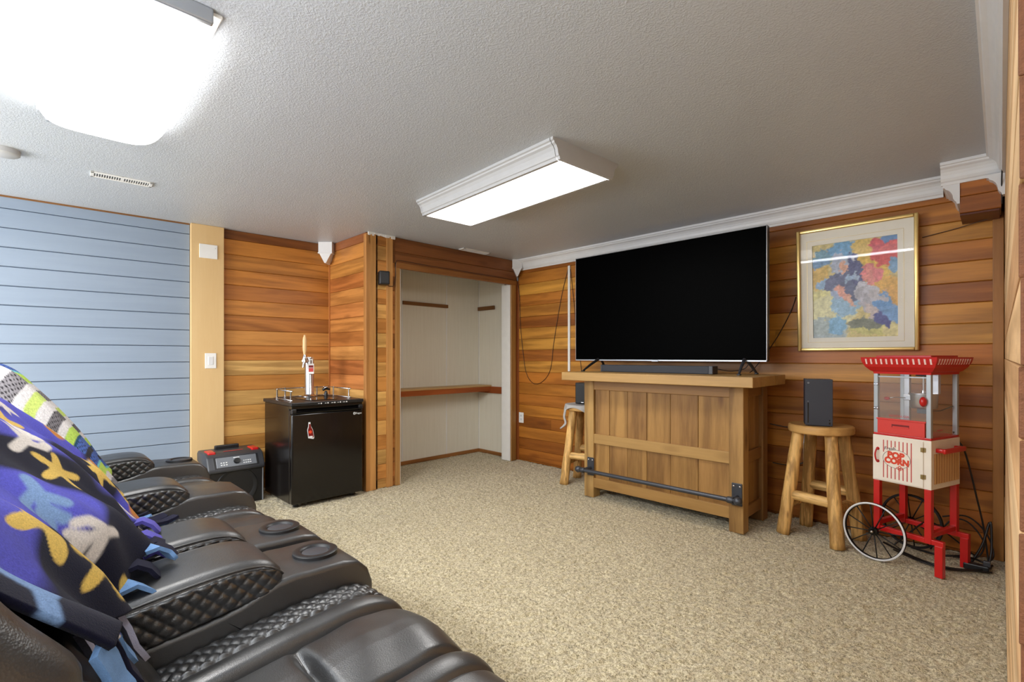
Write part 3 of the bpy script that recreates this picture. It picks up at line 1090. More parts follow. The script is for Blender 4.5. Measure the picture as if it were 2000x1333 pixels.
def star(X, Y, cx, cy, R, rot, arms=5, fat=0.42):
    dx, dy = X - cx, Y - cy
    a = np.arctan2(dy, dx) + rot
    r = np.hypot(dx, dy)
    prof = R * (fat + (1 - fat) * np.abs(np.cos(a * arms / 2)) ** 3)
    return smooth_d(r, prof)


def capsule(X, Y, ax, ay, bx, by, r):
    t = np.clip(((X - ax) * (bx - ax) + (Y - ay) * (by - ay)) / ((bx - ax) ** 2 + (by - ay) ** 2 + 1e-9), 0, 1)
    return smooth_d(np.hypot(X - ax - t * (bx - ax), Y - ay - t * (by - ay)), r)


def coral(X, Y, cx, cy, s, rot):
    m = np.zeros_like(X + Y)
    ca, sa = math.cos(rot), math.sin(rot)
    for (ax, ay, bx, by) in ((0, -1, 0, 1), (0, -0.4, 0.6, 0.15), (0, -0.2, -0.6, 0.3), (0, 0.3, 0.45, 0.8), (0, 0.35, -0.4, 0.85), (0.6, 0.15, 0.7, 0.5)):
        p = [(cx + s * (x * ca - y * sa), cy + s * (x * sa + y * ca)) for x, y in ((ax, ay), (bx, by))]
        m = np.maximum(m, capsule(X, Y, *p[0], *p[1], s * 0.2))
    return m


PR = random.Random(11)
MOTIFS = []
for gx in range(7):
    for gy in range(5):
        MOTIFS.append((-2.55 + gx * 0.27 + PR.uniform(-0.05, 0.05), 0.62 + gy * 0.2 + PR.uniform(-0.05, 0.05), (gx * 2 + gy * 3 + PR.randrange(2)) % 4, PR.uniform(0, 6.3), PR.uniform(0.055, 0.085)))


def paint_blue_fleece(u, x, q):
    X = np.full_like(q, x); Y = q
    n = 0.5 + 0.5 * np.sin(X * 7.0 + Y * 5.0 + 2.0 * np.sin(Y * 3 + X * 2)) * np.cos(Y * 6.3 - X * 4)
    navy, blue, purple = L3(12, 12, 36), L3(70, 72, 176), L3(96, 92, 200)
    bias = 0.4 * min(1.0, max(0.0, (x + 2.15) / 0.3)) * np.clip((Y - 1.0) / 0.25, 0, 1)
    k = np.clip((n - 0.34 - bias) / 0.12, 0, 1)[:, None]
    c = navy * (1 - k) + (blue * 0.6 + purple * 0.4) * k
    for mx, my, ty, rot, s in MOTIFS:
        if abs(x - mx) > 0.13: continue
        if ty == 0: m, col = star(X, Y, mx, my, s * 1.35, rot, 5, 0.4), L3(222, 186, 92)
        elif ty == 1: m, col = coral(X, Y, mx, my, s * 1.05, rot), L3(222, 214, 206)
        elif ty == 2:
            m = smooth_d(np.hypot((X - mx) / 1.5, Y - my), s * 0.62)
            col = L3(196, 126, 54)
            m2 = smooth_d(np.abs(X - mx), 0.014) * m
            c = c * (1 - m[:, None]) + col * m[:, None]
            m, col = m2, L3(226, 206, 176)
        else: m, col = coral(X, Y, mx, my, s * 0.95, rot), L3(120, 150, 192)
        c = c * (1 - m[:, None]) + col * m[:, None]
    return c


bl, hems = blanket('fleece_blanket', -2.60, -0.85, 340, 260, hem_blue, fold_blue, paint_blue_fleece, M['fleece'], 0.12, 0.01, lambda x: 0.02 + 0.075 * min(1.0, max(0.0, (x + 1.75) / 0.3)), lambda x: 0.075)
tag(bl, 'blue and purple sea-print fleece blanket with a cut fringe over the recliner backs', 'blanket')
fr_cols = ['navy', 'blue', 'navy', 'purple', 'blue', 'pale', 'blue', 'purple', 'navy']
HX = [h[0] for h in hems]
nfr = 27
for k in range(nfr):
    x = -2.47 + (1.62) * k / (nfr - 1)
    i = min(range(len(HX)), key=lambda j: abs(HX[j] - x))
    b = Vector(hems[i])
    onarm = -1.97 < x < -1.42
    L = rnd.uniform(0.08, 0.12)
    if onarm:
        dirs = [Vector((rnd.uniform(-0.2, 0.3), 0.75, 0.2)), Vector((rnd.uniform(-0.2, 0.4), 0.8, -0.55)), Vector((rnd.uniform(-0.1, 0.5), 0.6, -0.9))]
    elif x <= -1.97:
        dirs = [Vector((rnd.uniform(-0.2, 0.3), 0.8, 0.1)), Vector((rnd.uniform(-0.2, 0.3), 0.9, 0.0)), Vector((rnd.uniform(-0.2, 0.3), 0.7, 0.25))]
    else:
        dirs = [Vector((0.1, 0.35, -0.8)), Vector((0.15, 0.3, -1)), Vector((0.1, 0.45, -0.8))]
    pts = [b + Vector((0, -0.012, 0.006))]
    for dv in dirs:
        dv.normalize()
        for _ in range(3):
            pts.append(pts[-1] + dv * (L / 9))
    wv = 0.024
    mb = MB()
    side = Vector((1, rnd.uniform(-0.4, 0.4), rnd.uniform(-0.15, 0.15))).normalized()
    pr = []
    for j, p in enumerate(pts):
        t = (pts[min(j + 1, len(pts) - 1)] - pts[max(0, j - 1)]).normalized()
        nrm = t.cross(side).normalized() * 0.005
        w = wv * (1.0 if j < len(pts) - 1 else 0.75)
        pr.append([mb.bm.verts.new(p + side * w + nrm), mb.bm.verts.new(p - side * w + nrm), mb.bm.verts.new(p - side * w - nrm), mb.bm.verts.new(p + side * w - nrm)])
    mb.bm.faces.new(pr[0]); mb.bm.faces.new(pr[-1][::-1])
    for A, B in zip(pr[:-1], pr[1:]):
        for a in range(4):
            mb.bm.faces.new([A[a], B[a], B[(a + 1) % 4], A[(a + 1) % 4]])
    mb.build('fringe', FL[fr_cols[(k * 4 + k // 3) % len(fr_cols)]], bl, True, 60)


def hem_striped(x):
    return SL * (0.965 + 0.01 * math.sin(x * 23))


def fold_striped(u, x, q):
    a = np.clip((q - 0.6) / 0.6, 0, 1)
    return 0.022 + 0.02 * np.sin(x * 14 + q * 3.0) * a + 0.006 * np.sin(x * 33 + q * 8)


BANDS = [(0.05, (206, 226, 120)), (0.05, (226, 222, 222)), (0.05, (120, 116, 120)), (0.035, (226, 222, 222)), (0.045, (190, 222, 96)), (0.012, (30, 80, 110)), (0.05, (84, 118, 200)), (0.026, (48, 46, 54)),
         (0.045, (78, 112, 196)), (0.012, (120, 200, 210)), (0.05, (196, 228, 100)), (0.04, (224, 220, 220)), (0.06, (150, 146, 150)), (0.04, (230, 226, 226))]
BSUM = sum(b for b, _ in BANDS)


def paint_striped(u, x, q):
    w = np.mod(q + 0.30 * (x + 3.0) + 0.2 + 0.008 * np.sin(x * 30), BSUM)
    c = np.zeros((len(q), 3)); s = 0
    for b, col in BANDS:
        m = (w >= s) & (w < s + b)
        c[m] = L3(*col)
        if sum(col) // 3 in range(100, 160):
            hole = (np.sin(x * 330) * np.sin(q * 330)) > 0.3
            c[m & hole] = L3(40, 38, 42)
        s += b
    return c


sb, _ = blanket('striped_blanket', -3.42, -2.56, 280, 300, hem_striped, fold_striped, paint_striped, M['knit'], 0.1, 0.012, side=lambda x: 1.5 * max(0.0, x + 2.78) ** 1.2)
tag(sb, 'knitted blanket with lime, white, grey and blue stripes over the sofa back', 'blanket')

# ------------------------------------------------------------------ keg fridge
kf = empty('keg_fridge', (-4.15, 1.74, 0))
tag(kf, 'black keg refrigerator with a chrome beer tap tower in the cedar alcove', 'fridge')
FX, FY0, FY1 = -3.845, 1.445, 2.035
MB().box(-4.46, FX - 0.065, FY0 + 0.004, FY1 - 0.004, 0.03, 0.795, 0.006).build('cabinet', M['fridge'], kf)
dr = MB().box(FX - 0.058, FX, FY0, FY1, 0.035, 0.735, 0.012, 3).box(FX - 0.058, FX - 0.03, FY0, FY1, 0.72, 0.765, 0.006).build('door', M['fridge'], kf, True, 40)
MB().prism([(FX - 0.03, 0.745), (FX + 0.004, 0.738), (FX + 0.008, 0.744), (FX - 0.02, 0.765)], FY0 + 0.01, FY1 - 0.01, 'y').build('door_handle', M['black_gl'], dr)
for y in (FY0 + 0.018, FY1 - 0.018):
    MB().box(FX - 0.03, FX + 0.002, y - 0.018, y + 0.018, 0.735, 0.775, 0.006).build('handle_end', M['black_pl'], dr)
MB().box(FX - 0.062, FX - 0.006, FY0 + 0.002, FY1 - 0.002, 0.772, 0.798, 0.004).build('control_strip', M['black_gl'], kf)
MB().box(-4.47, FX + 0.004, FY0 - 0.006, FY1 + 0.006, 0.796, 0.824, 0.006).build('top_panel', M['black_pl'], kf)
for k, (y, wd) in enumerate(((1.66, 0.026), (1.715, 0.026), (1.77, 0.03), (1.82, 0.026), (1.87, 0.034))):
    mb = MB().box(FX + 0.0035, FX + 0.005, y - wd / 2, y + wd / 2 - 0.012, 0.806, 0.8095)
    mb.lathe([(0.0, 0.0015), (0.0055, 0.0015), (0.0055, 0.0)], (FX + 0.0035, y + wd / 2, 0.808), 14, 'x')
    mb.build('control_symbol', M['white_print'], kf)
mb = MB().lathe([(0.008, 0.001), (0.011, 0.001)], (FX, 1.958, 0.704), 20, 'x').build('logo_ring', M['white_print'], dr)
text('logo_lettering', 'K', 0.016, M['white_print'], dr, Vector((FX + 0.001, 1.958, 0.704)) - off_of(kf), (math.pi / 2, 0, math.pi / 2))
text('logo_lettering', 'Kegco', 0.021, M['white_print'], dr, Vector((FX + 0.001, 1.996, 0.704)) - off_of(kf), (math.pi / 2, 0, math.pi / 2))
# guard rail
def rail(z, r):
    pts = [(-3.97, FY0 + 0.05, z), (-4.30, FY0 + 0.05, z)]
    for a in range(0, 7):
        pts.append((-4.36 - 0.05 * math.sin(a * math.pi / 12), FY0 + 0.10 - 0.05 * math.cos(a * math.pi / 12), z))
    for a in range(0, 7):
        pts.append((-4.36 - 0.05 * math.cos(a * math.pi / 12), FY1 - 0.10 + 0.05 * math.sin(a * math.pi / 12), z))
    pts += [(-4.30, FY1 - 0.05, z), (-3.97, FY1 - 0.05, z)]
    return MB().tube(pts, r, 8)


rl = rail(0.905, 0.005).build('guard_rail', M['chrome'], kf, True)
rail(0.832, 0.004).build('lower_rail', M['chrome'], rl, True)
for x, y in ((-4.0, FY0 + 0.05), (-4.3, FY0 + 0.05), (-4.41, 1.6), (-4.41, 1.88), (-4.3, FY1 - 0.05), (-4.0, FY1 - 0.05)):
    MB().lathe([(0.011, 0.823), (0.011, 0.828), (0.006, 0.832), (0.006, 0.905), (0.008, 0.912), (0, 0.914)], (x, y, 0), 12).build('rail_post', M['chrome'], rl, True, 40)
# drip tray
MB().box(-4.25, -3.95, 1.62, 1.86, 0.824, 0.829, 0.002).build('drip_tray', M['black_gl'], kf)
TX, TY = -4.36, 1.79
tw = MB().lathe([(0.0, 0.824), (0.066, 0.824), (0.066, 0.832), (0.045, 0.842), (0.039, 0.85), (0.039, 1.165), (0.036, 1.178), (0, 1.182)], (TX, TY, 0), 36).build('tap_tower', M['chrome'], kf, True, 40)
DV = Vector((0.64, -0.768, 0)); AT = lambda k, z: (TX + DV.x * k, TY + DV.y * k, z)
MB().tube([AT(0.03, 1.145), AT(0.075, 1.145), AT(0.08, 1.145), AT(0.1, 1.145)], [0.017, 0.017, 0.013, 0.013], 18).build('tap_shank', M['chrome'], tw, True, 40)
fc = MB().tube([AT(0.075, 1.165), AT(0.085, 1.15), AT(0.1, 1.11), AT(0.105, 1.085)], [0.012, 0.014, 0.011, 0.008], 14)
fc.lathe([(0.0, 1.12), (0.02, 1.125), (0.022, 1.16), (0.016, 1.185), (0.009, 1.2), (0.009, 1.21), (0, 1.21)], AT(0.08, 0), 18)
fc.build('faucet', M['chrome'], tw, True, 40)
MB().lathe([(0.0, 1.2), (0.011, 1.2), (0.012, 1.215), (0.0165, 1.24), (0.018, 1.27), (0.0165, 1.3), (0.018, 1.32), (0.014, 1.35), (0.008, 1.362), (0.01, 1.37), (0, 1.376)], AT(0.08, 0), 20).build('tap_handle', M['tap_wood'], tw, True, 50)
for k, y in enumerate((FY0 + 0.06, FY1 - 0.06)):
    for x in (-4.4, FX - 0.08):
        MB().lathe([(0.02, 0), (0.022, 0.006), (0.022, 0.03), (0, 0.03)], (x, y, 0), 14).build('levelling_foot', M['black_pl'], kf, True, 40)


def card(name, poly, x, mats, label, cat, th=0.004):
    """flat magnet cut to a yz outline, standing on a face towards +x"""
    e = empty(name, (x, sum(p[0] for p in poly) / len(poly), min(p[1] for p in poly)))
    tag(e, label, cat)
    MB().prism(poly, x, x + th, 'x').build('backing', mats[0], e)
    return e


BT = [(1.5 + 0.01, 0.535), (1.55, 0.525), (1.556, 0.535), (1.545, 0.60), (1.53, 0.628), (1.525, 0.66), (1.511, 0.66), (1.51, 0.628), (1.502, 0.60)]
mg = card('bottle_magnet', [(y + 0.06, z + 0.005) for y, z in BT], FX + 0.0005, [M['white_print']], 'small beer bottle magnet on the black fridge door', 'magnet')
def inset(p, k):
    c = Vector((sum(a for a, _ in p) / len(p), sum(b for _, b in p) / len(p)))
    return [tuple(c + (Vector(q) - c) * k) for q in p]
B2 = [(y + 0.06, z + 0.005) for y, z in BT]
MB().prism(inset(B2, 0.84), FX + 0.004, FX + 0.0055, 'x').build('bottle_print', M['dark_red'], mg)
MB().lathe([(0.0, 0.007), (0.014, 0.007), (0.014, 0.004)], (FX, 1.584, 0.588), 5, 'x').build('label_print', M['orange_red'], mg)
MB().box(FX + 0.0045, FX + 0.0066, 1.576, 1.602, 0.545, 0.556).build('label_band', M['white_print'], mg)
MB().box(FX + 0.004, FX + 0.007, 1.571, 1.585, 0.652, 0.664).build('bottle_cap', M['white_print'], mg)
e = empty('bottle_opener', (TX + 0.049, TY - 0.005, 1.03))
tag(e, 'white and red opener card stuck to the chrome tap tower', 'opener')
a = math.radians(22.3)
for nm, bx, mt in (('plate', (-0.024, 0.024, -0.003, 0.0, 0.0, 0.09), 'white'), ('red_label', (-0.019, 0.019, -0.0045, -0.003, 0.018, 0.052), 'stripe'), ('dark_label', (-0.019, 0.019, -0.0045, -0.003, 0.055, 0.075), 'dark_red')):
    o = MB().box(*bx, 0.0007, 1).build(nm, M[mt], e, world=False); o.rotation_euler = (0, 0, math.pi / 2 - a)
o = MB().box(-0.014, -0.007, -0.003, 0, 0.088, 0.125, 0.001, 1).box(0.007, 0.014, -0.003, 0, 0.088, 0.125, 0.001, 1).box(-0.014, 0.014, -0.003, 0, 0.12, 0.13, 0.001, 1).build('loop', M['white'], e, world=False)
o.rotation_euler = (0, 0, math.pi / 2 - a)
e = empty('bottle_stopper', (-4.3, 1.915, 0.8245))
tag(e, 'dark metal bottle stopper clip on the fridge top beside the tap tower', 'stopper')
MB().lathe([(0.0, 0.0), (0.016, 0.0), (0.018, 0.02), (0.012, 0.04), (0.008, 0.05), (0, 0.05)], n=16).build('stem', M['black_pl'], e, True, 40, world=False)
MB().tube([(0, -0.03, 0.06), (0, 0.0, 0.075), (0.0, 0.035, 0.06)], [0.012, 0.016, 0.008], 10).build('lever', M['black_gl'], e, True, world=False)
MB().tube([(0.012, -0.02, 0.075), (0.012, 0.02, 0.092)], 0.007, 8).build('clip', M['chrome'], e, True, world=False)

# ------------------------------------------------------------------ party speaker
ps = empty('party_speaker', (-4.45, 1.2, 0))
tag(ps, 'black portable party speaker with red handles beside the fridge', 'speaker')
Y0, Y1 = 0.985, 1.395
MB().prism([(-4.62, 0.0), (-4.31, 0.0), (-4.30, 0.30), (-4.62, 0.34)], Y0 + 0.012, Y1 - 0.012, 'y').build('cabinet', M['black_pl'], ps)
hd = MB().prism([(-4.63, 0.33), (-4.30, 0.268), (-4.285, 0.275), (-4.28, 0.30), (-4.335, 0.395), (-4.40, 0.418), (-4.60, 0.42), (-4.63, 0.40)], Y0, Y1, 'y')
bmesh.ops.bevel(hd.bm, geom=list(hd.bm.edges), offset=0.012, segments=3, profile=0.5, affect='EDGES')
hd.build('head', M['dark_grey'], ps, True, 50)
# sloping control panel: frame of reference on the slope
pn = Vector((0.095, 0, 0.055)).normalized(); pc = Vector((-4.308, 1.19, 0.348))
up = Vector((-0.055, 0, 0.095)).normalized()
def slope(name, y0, y1, v0, v1, t0, t1, mat, r=0.002):
    mb = MB().box(y0, y1, v0, v1, t0, t1, r, 1)
    Mx = Matrix((Vector((0, 1, 0)), up, pn)).transposed().to_4x4()
    for v in mb.bm.verts: v.co = pc + Mx.to_3x3() @ v.co
    return mb.build(name, mat, ps)
slope('control_panel', -0.145, 0.145, -0.042, 0.042, 0.0, 0.005, M['mid_grey'], 0.003)
slope('panel_surround', -0.165, 0.165, -0.05, 0.05, -0.006, 0.001, M['black_pl'], 0.004)
slope('display', -0.022, 0.022, 0.026, 0.033, 0.005, 0.007, M['white_print'], 0.0005)
mb = MB().lathe([(0.0, 0.02), (0.02, 0.02), (0.023, 0.004), (0.024, 0.0)], (0, 0, 0), 24)
Mx = Matrix((Vector((0, 1, 0)), up, pn)).transposed()
for v in mb.bm.verts: v.co = pc + Mx @ (v.co + Vector((0.0, 0.0, 0.004)))
mb.build('volume_knob', M['black_gl'], ps, True, 40)
for cx in (-0.11, -0.092, -0.074, 0.05, 0.066, 0.082, 0.098):
    for cy in (-0.022, -0.004):
        slope('button', cx - 0.0055, cx + 0.0055, cy - 0.004, cy + 0.004, 0.004, 0.008, M['white_print'], 0.001)
for y in (Y0 + 0.02, Y1 - 0.075):
    MB().box(-4.5, -4.375, y, y + 0.055, 0.40, 0.428, 0.008, 2).build('red_handle', M['red_pl'], ps)
MB().box(-4.41, -4.40, 1.12, 1.26, 0.419, 0.4215).build('brand_print', M['stripe'], ps)
MB().box(-4.56, -4.53, 1.09, 1.27, 0.415, 0.452, 0.008, 2).build('carry_handle', M['black_pl'], ps)
for y in (Y0 + 0.006, Y1 - 0.016):
    MB().box(-4.318, -4.30, y, y + 0.01, 0.0, 0.28, 0.004, 2).build('edge_guard', M['silver'], ps)
MB().lathe([(0.155, 0.0), (0.15, 0.008), (0.14, 0.008), (0.12, -0.002), (0.05, -0.02), (0.0, -0.012)], (-4.304, 1.19, 0.14), 40, 'x').build('woofer', M['rubber'], ps, True, 50)

# ------------------------------------------------------------------ closet shelf and cleats
sh = empty('closet_shelf', (-4.47, 3.15, 0.74))
tag(sh, 'unfinished wooden shelf across the cream closet on reddish cleats', 'shelf')
o = MB().box(2.285, 3.995, -0.24, -0.001, 0.822, 0.84, 0.002).build('board', M['shelf_wood'], sh, world=False)
o.location = Vector((-4.60, 0, 0)) - off_of(sh); o.rotation_euler = (0, 0, math.pi / 2)
o = MB().box(2.285, 3.995, -0.235, -0.215, 0.765, 0.822, 0.002).build('front_rail', M['red_wood'], sh, world=False)
o.location = Vector((-4.60, 0, 0)) - off_of(sh); o.rotation_euler = (0, 0, math.pi / 2)
MB().box(-4.60, -4.125, 3.98, 3.999, 0.742, 0.822, 0.002).build('side_cleat', M['red_wood'], sh)
MB().box(-4.60, -4.125, 2.281, 2.30, 0.742, 0.822, 0.002).build('side_cleat', M['red_wood'], sh)
o = MB().box(2.9, 3.51, -0.02, 0.003, 1.752, 1.79, 0.002).build('wall_cleat', M['brown_wood'])
o.location, o.rotation_euler = (-4.60, 0, 0), (0, 0, math.pi / 2)
tag(o, 'long brown wooden cleat high on the closet back wall', 'cleat')
o = MB().box(-4.595, -4.305, 3.975, 3.999, 1.752, 1.797, 0.002).build('wall_cleat', M['brown_wood'])
tag(o, 'short brown wooden cleat high on the closet side wall', 'cleat')

# ------------------------------------------------------------------ bar cabinet
BX0, BX1, BY0, BY1 = -2.505, -1.205, 3.365, 3.84
bar = empty('bar_cabinet', (-1.855, 3.6, 0))
tag(bar, 'rustic pine bar with panelled front and dark metal foot rail', 'bar')
BC = [lin(*c) for c in ((164, 126, 72), (156, 116, 64), (172, 136, 80), (150, 110, 62), (164, 124, 68), (176, 140, 84))]
for x0, y0, c in ((BX0, BY0, 2), (BX1 - 0.095, BY0, 0), (BX0, BY1 - 0.095, 3), (BX1 - 0.095, BY1 - 0.095, 3)):
    o = MB().box(x0, x0 + 0.095, y0, y0 + 0.095, 0, 0.985, 0.004).build('corner_post', M['bar_v'], bar); o.color = BC[c]
def rail_x(z0, z1, y0, c, nm):
    o = MB().box(BX0 + 0.09, BX1 - 0.09, y0, y0 + 0.03, z0, z1, 0.003).build(nm, M['bar_x'], bar); o.color = BC[c]
rail_x(0.905, 0.985, BY0 + 0.006, 1, 'top_rail'); rail_x(0.455, 0.535, BY0 + 0.006, 5, 'middle_rail'); rail_x(0.085, 0.165, BY0 + 0.006, 0, 'bottom_rail')
nb = 6
edges = [BX0 + 0.095 + (BX1 - BX0 - 0.19) * t for t in (0, 0.128, 0.28, 0.435, 0.61, 0.80, 1.0)]
for z0, z1 in ((0.53, 0.91), (0.16, 0.46)):
    for k in range(nb):
        o = MB().box(edges[k] + 0.001, edges[k + 1] - 0.001, BY0 + 0.022 + 0.002 * (k % 2), BY0 + 0.04, z0, z1, 0.0025, 1).build('board', M['bar_v'], bar)
        o.color = BC[(k * 3 + (1 if z0 > 0.5 else 4)) % 6]
for xs, sg in ((BX1 - 0.012, 1), (BX0 + 0.012, -1)):
    for z0, z1, nm in ((0.905, 0.985, 'top_rail'), (0.455, 0.535, 'middle_rail'), (0.085, 0.165, 'bottom_rail')):
        o = MB().box(min(xs, xs - sg * 0.03), max(xs, xs - sg * 0.03), BY0 + 0.09, BY1 - 0.09, z0, z1, 0.003).build(nm, M['bar_y'], bar); o.color = BC[3]
    for z0, z1 in ((0.53, 0.91), (0.16, 0.46)):
        for k in range(3):
            w = (BY1 - BY0 - 0.19) / 3
            a = BY0 + 0.095 + k * w
            x_in = xs - sg * 0.018
            o = MB().box(min(x_in, x_in - sg * 0.015), max(x_in, x_in - sg * 0.015), a + 0.001, a + w - 0.001, z0, z1, 0.0025, 1).build('board', M['bar_v'], bar)
            o.color = BC[3 if k != 1 else 1]
o = MB().box(BX0 + 0.05, BX1 - 0.05, BY1 - 0.02, BY1 - 0.005, 0.1, 0.985, 0.002).build('back_panel', M['bar_v'], bar); o.color = BC[3]
# thick top made of three boards
for a, b, c in ((3.2, 3.42, 5), (3.42, 3.63, 2), (3.63, 3.85, 2)):
    o = MB().box(-2.62, -1.09, a, b - 0.0008, 0.985, 1.052, 0.004).build('top_board', M['bar_x'], bar); o.color = BC[c]
# foot rail
rb = MB().tube([(-2.47, 3.245, 0.248), (-1.205, 3.245, 0.248)], 0.0155, 16).build('foot_rail', M['iron'], bar, True, 60)
for x in (-2.478, -1.197):
    MB().lathe([(0.0, -0.028), (0.012, -0.026), (0.022, -0.018), (0.028, 0.0), (0.022, 0.018), (0.012, 0.026), (0, 0.028)], (x, 3.245, 0.248), 20, 'x').build('end_ball', M['iron'], rb, True)
for x in (-2.435, -1.245):
    m = MB().box(x - 0.034, x + 0.034, BY0 - 0.008, BY0 + 0.001, 0.185, 0.335, 0.003)
    m.build('bracket_plate', M['iron'], rb)
    MB().tube([(x, BY0, 0.248), (x, 3.245, 0.248)], 0.014, 12).build('bracket_arm', M['iron'], rb, True, 60)
    MB().lathe([(0.019, -0.02), (0.022, -0.012), (0.022, 0.012), (0.019, 0.02)], (x, 3.245, 0.248), 20, 'x').build('collar', M['iron'], rb, True, 50)
    for dx, z in ((-0.02, 0.315), (0.02, 0.315), (-0.02, 0.205), (0.02, 0.205)):
        MB().lathe([(0.0, -0.005), (0.006, -0.003), (0.007, 0.0)], (x + dx, BY0 - 0.008, z), 10, 'y').build('screw', M['chrome'], rb, True)

# ------------------------------------------------------------------ television and soundbar
tv = empty('television', (-1.98, 3.66, 1.052))
tag(tv, 'large flat black television standing on the pine bar', 'television')
TX0, TX1, TZ0, TZ1 = -2.815, -1.148, 1.145, 2.10
MB().box(TX0, TX1, 3.655, 3.70, TZ0, TZ1, 0.006).build('case', M['black_pl'], tv)
b = MB()
for x0, x1, z0, z1 in ((TX0, TX1, TZ0, TZ0 + 0.012), (TX0, TX1, TZ1 - 0.006, TZ1), (TX0, TX0 + 0.005, TZ0, TZ1), (TX1 - 0.005, TX1, TZ0, TZ1)):
    b.box(x0, x1, 3.644, 3.66, z0, z1, 0.0015, 1)
b.build('bezel', M['silver'], tv)
MB().box(TX0 + 0.005, TX1 - 0.005, 3.648, 3.656, TZ0 + 0.012, TZ1 - 0.006).build('screen', M['screen'], tv)
MB().box(-2.03, -1.97, 3.641, 3.65, TZ0 - 0.004, TZ0 + 0.009, 0.002, 1).build('badge', M['silver'], tv)
for x, sg in ((-2.56, -1), (-1.30, 1)):
    f = MB()
    top = Vector((x, 3.675, 1.16))
    for dy in (-0.21, 0.13):
        f.tube([top + Vector((0, dy * 0.12, 0)), top + Vector((sg * 0.015, dy * 0.6, -0.05)), Vector((x + sg * 0.03, 3.675 + dy, 1.06))], [0.013, 0.011, 0.008], 8)
        f.box(x + sg * 0.03 - 0.012, x + sg * 0.03 + 0.012, 3.675 + dy - 0.014, 3.675 + dy + 0.014, 1.052, 1.062, 0.003, 1)
    f.build('stand_leg', M['black_pl'] if sg < 0 else M['iron'], tv, True, 50)
sbar = empty('soundbar', (-1.95, 3.56, 1.052))
tag(sbar, 'long black soundbar on the bar top below the television', 'soundbar')
MB().box(-2.43, -1.50, 3.512, 3.60, 1.053, 1.112, 0.005).build('grille', plain('speaker_grille', lin(44, 47, 54), 0.6, bump=0.6, bscale=900, bdist=0.001), sbar)
for x0, x1 in ((-2.442, -2.428), (-1.502, -1.47)):
    MB().box(x0, x1, 3.51, 3.602, 1.0525, 1.1135, 0.005, 3).build('end_cap', M['dark_grey'], sbar)

# ------------------------------------------------------------------ log stools
def log(mb, p0, p1, r0, r1, seed, n=14, seg=16, taper=False):
    p0, p1 = Vector(p0), Vector(p1)
    d = (p1 - p0).normalized()
    a = d.cross(Vector((0.3, 1, 0.1))).normalized(); b = d.cross(a)
    rings = []
    for i in range(seg + 1):
        t = i / seg
        k = 1.0
        if taper:
            e = min(t, 1 - t); k = min(1.0, 0.55 + e * 4.5)
        ring = []
        for j in range(n):
            an = 2 * math.pi * j / n
            w = mnoise.noise(Vector((math.cos(an) * 1.4 + seed, math.sin(an) * 1.4, t * 6 + seed * 3)))
            w2 = mnoise.noise(Vector((math.cos(an) * 4 + seed, math.sin(an) * 4, t * 3)))
            r = (r0 + (r1 - r0) * t) * (1 + 0.10 * w + 0.06 * w2) * k
            ring.append(mb.bm.verts.new(p0.lerp(p1, t) + (a * math.cos(an) + b * math.sin(an)) * r))
        rings.append(ring)
    for A, B in zip(rings[:-1], rings[1:]):
        for j in range(n):
            mb.bm.faces.new([A[j], A[(j + 1) % n], B[(j + 1) % n], B[j]])
    mb.bm.faces.new(rings[0][::-1]); mb.bm.faces.new(rings[-1])
    return mb


def stool(loc, rz, label, seed):
    t = empty('log_stool', loc, rz, local=True)
    tag(t, label, 'stool', 'log bar stools')
    prof = [(0.0, 0.683), (0.178, 0.683), (0.186, 0.69), (0.188, 0.71), (0.186, 0.728), (0.178, 0.735), (0.0, 0.735)]
    MB().lathe(prof, n=48).build('seat', M['seat_wood'], t, True, 40, world=False)
    for k, (sx, sy) in enumerate(((-1, -1), (1, -1), (1, 1), (-1, 1))):
        o = log(MB(), (sx * 0.165, sy * 0.15, 0), (sx * 0.098, sy * 0.085, 0.69), 0.041, 0.036, seed + k * 3.3).build('leg', M['log'], t, True, world=False)
    for sy, z, y in ((-1, 0.265, 0.124), (1, 0.30, 0.12)):
        log(MB(), (-0.13, sy * y, z), (0.13, sy * y, z), 0.032, 0.032, seed + sy + 20, taper=True).build('rung', M['log_x'], t, True, world=False)
    for sx, z in ((-1, 0.21), (1, 0.23)):
        log(MB(), (sx * 0.137, -0.12, z), (sx * 0.137, 0.12, z), 0.03, 0.03, seed + sx + 40, taper=True).build('rung', M['log'], t, True, world=False)
    return t


stool((-0.84, 3.708, 0), math.radians(-12), 'log stool beside the popcorn cart, with the tall black console on it', 1.0)
stool((-2.74, 3.72, 0), math.radians(14), 'log stool half hidden behind the bar with a small speaker on it', 7.0)

gc = empty('game_console', (-0.845, 3.66, 0.735), math.radians(18), local=True)
tag(gc, 'tall black game console tower standing on the log stool', 'game console')
m = MB().box(-0.075, 0.075, -0.075, 0.075, 0.004, 0.301, 0.003)
m.build('body', M['console'], gc, world=False)
MB().box(-0.06, 0.06, -0.06, 0.06, 0.0, 0.004).build('base', M['black_pl'], gc, world=False)
MB().box(-0.062, -0.057, -0.0765, -0.074, 0.02, 0.15, 0.0005, 1).build('disc_slot', M['black_gl'], gc, world=False)
MB().box(-0.0625, -0.0565, -0.0765, -0.074, 0.156, 0.162, 0.0005, 1).build('eject_button', M['mid_grey'], gc, world=False)
MB().lathe([(0.0, -0.0015), (0.006, -0.0015), (0.007, 0.0)], (-0.058, -0.075, 0.278), 20, 'y').build('power_button', M['mid_grey'], gc, True, 40, world=False)
MB().box(0.054, 0.062, -0.0765, -0.074, 0.016, 0.028, 0.0005, 1).box(0.054, 0.06, -0.0765, -0.074, 0.038, 0.043, 0.0005, 1).build('port', M['black_gl'], gc, world=False)
vm = MB()
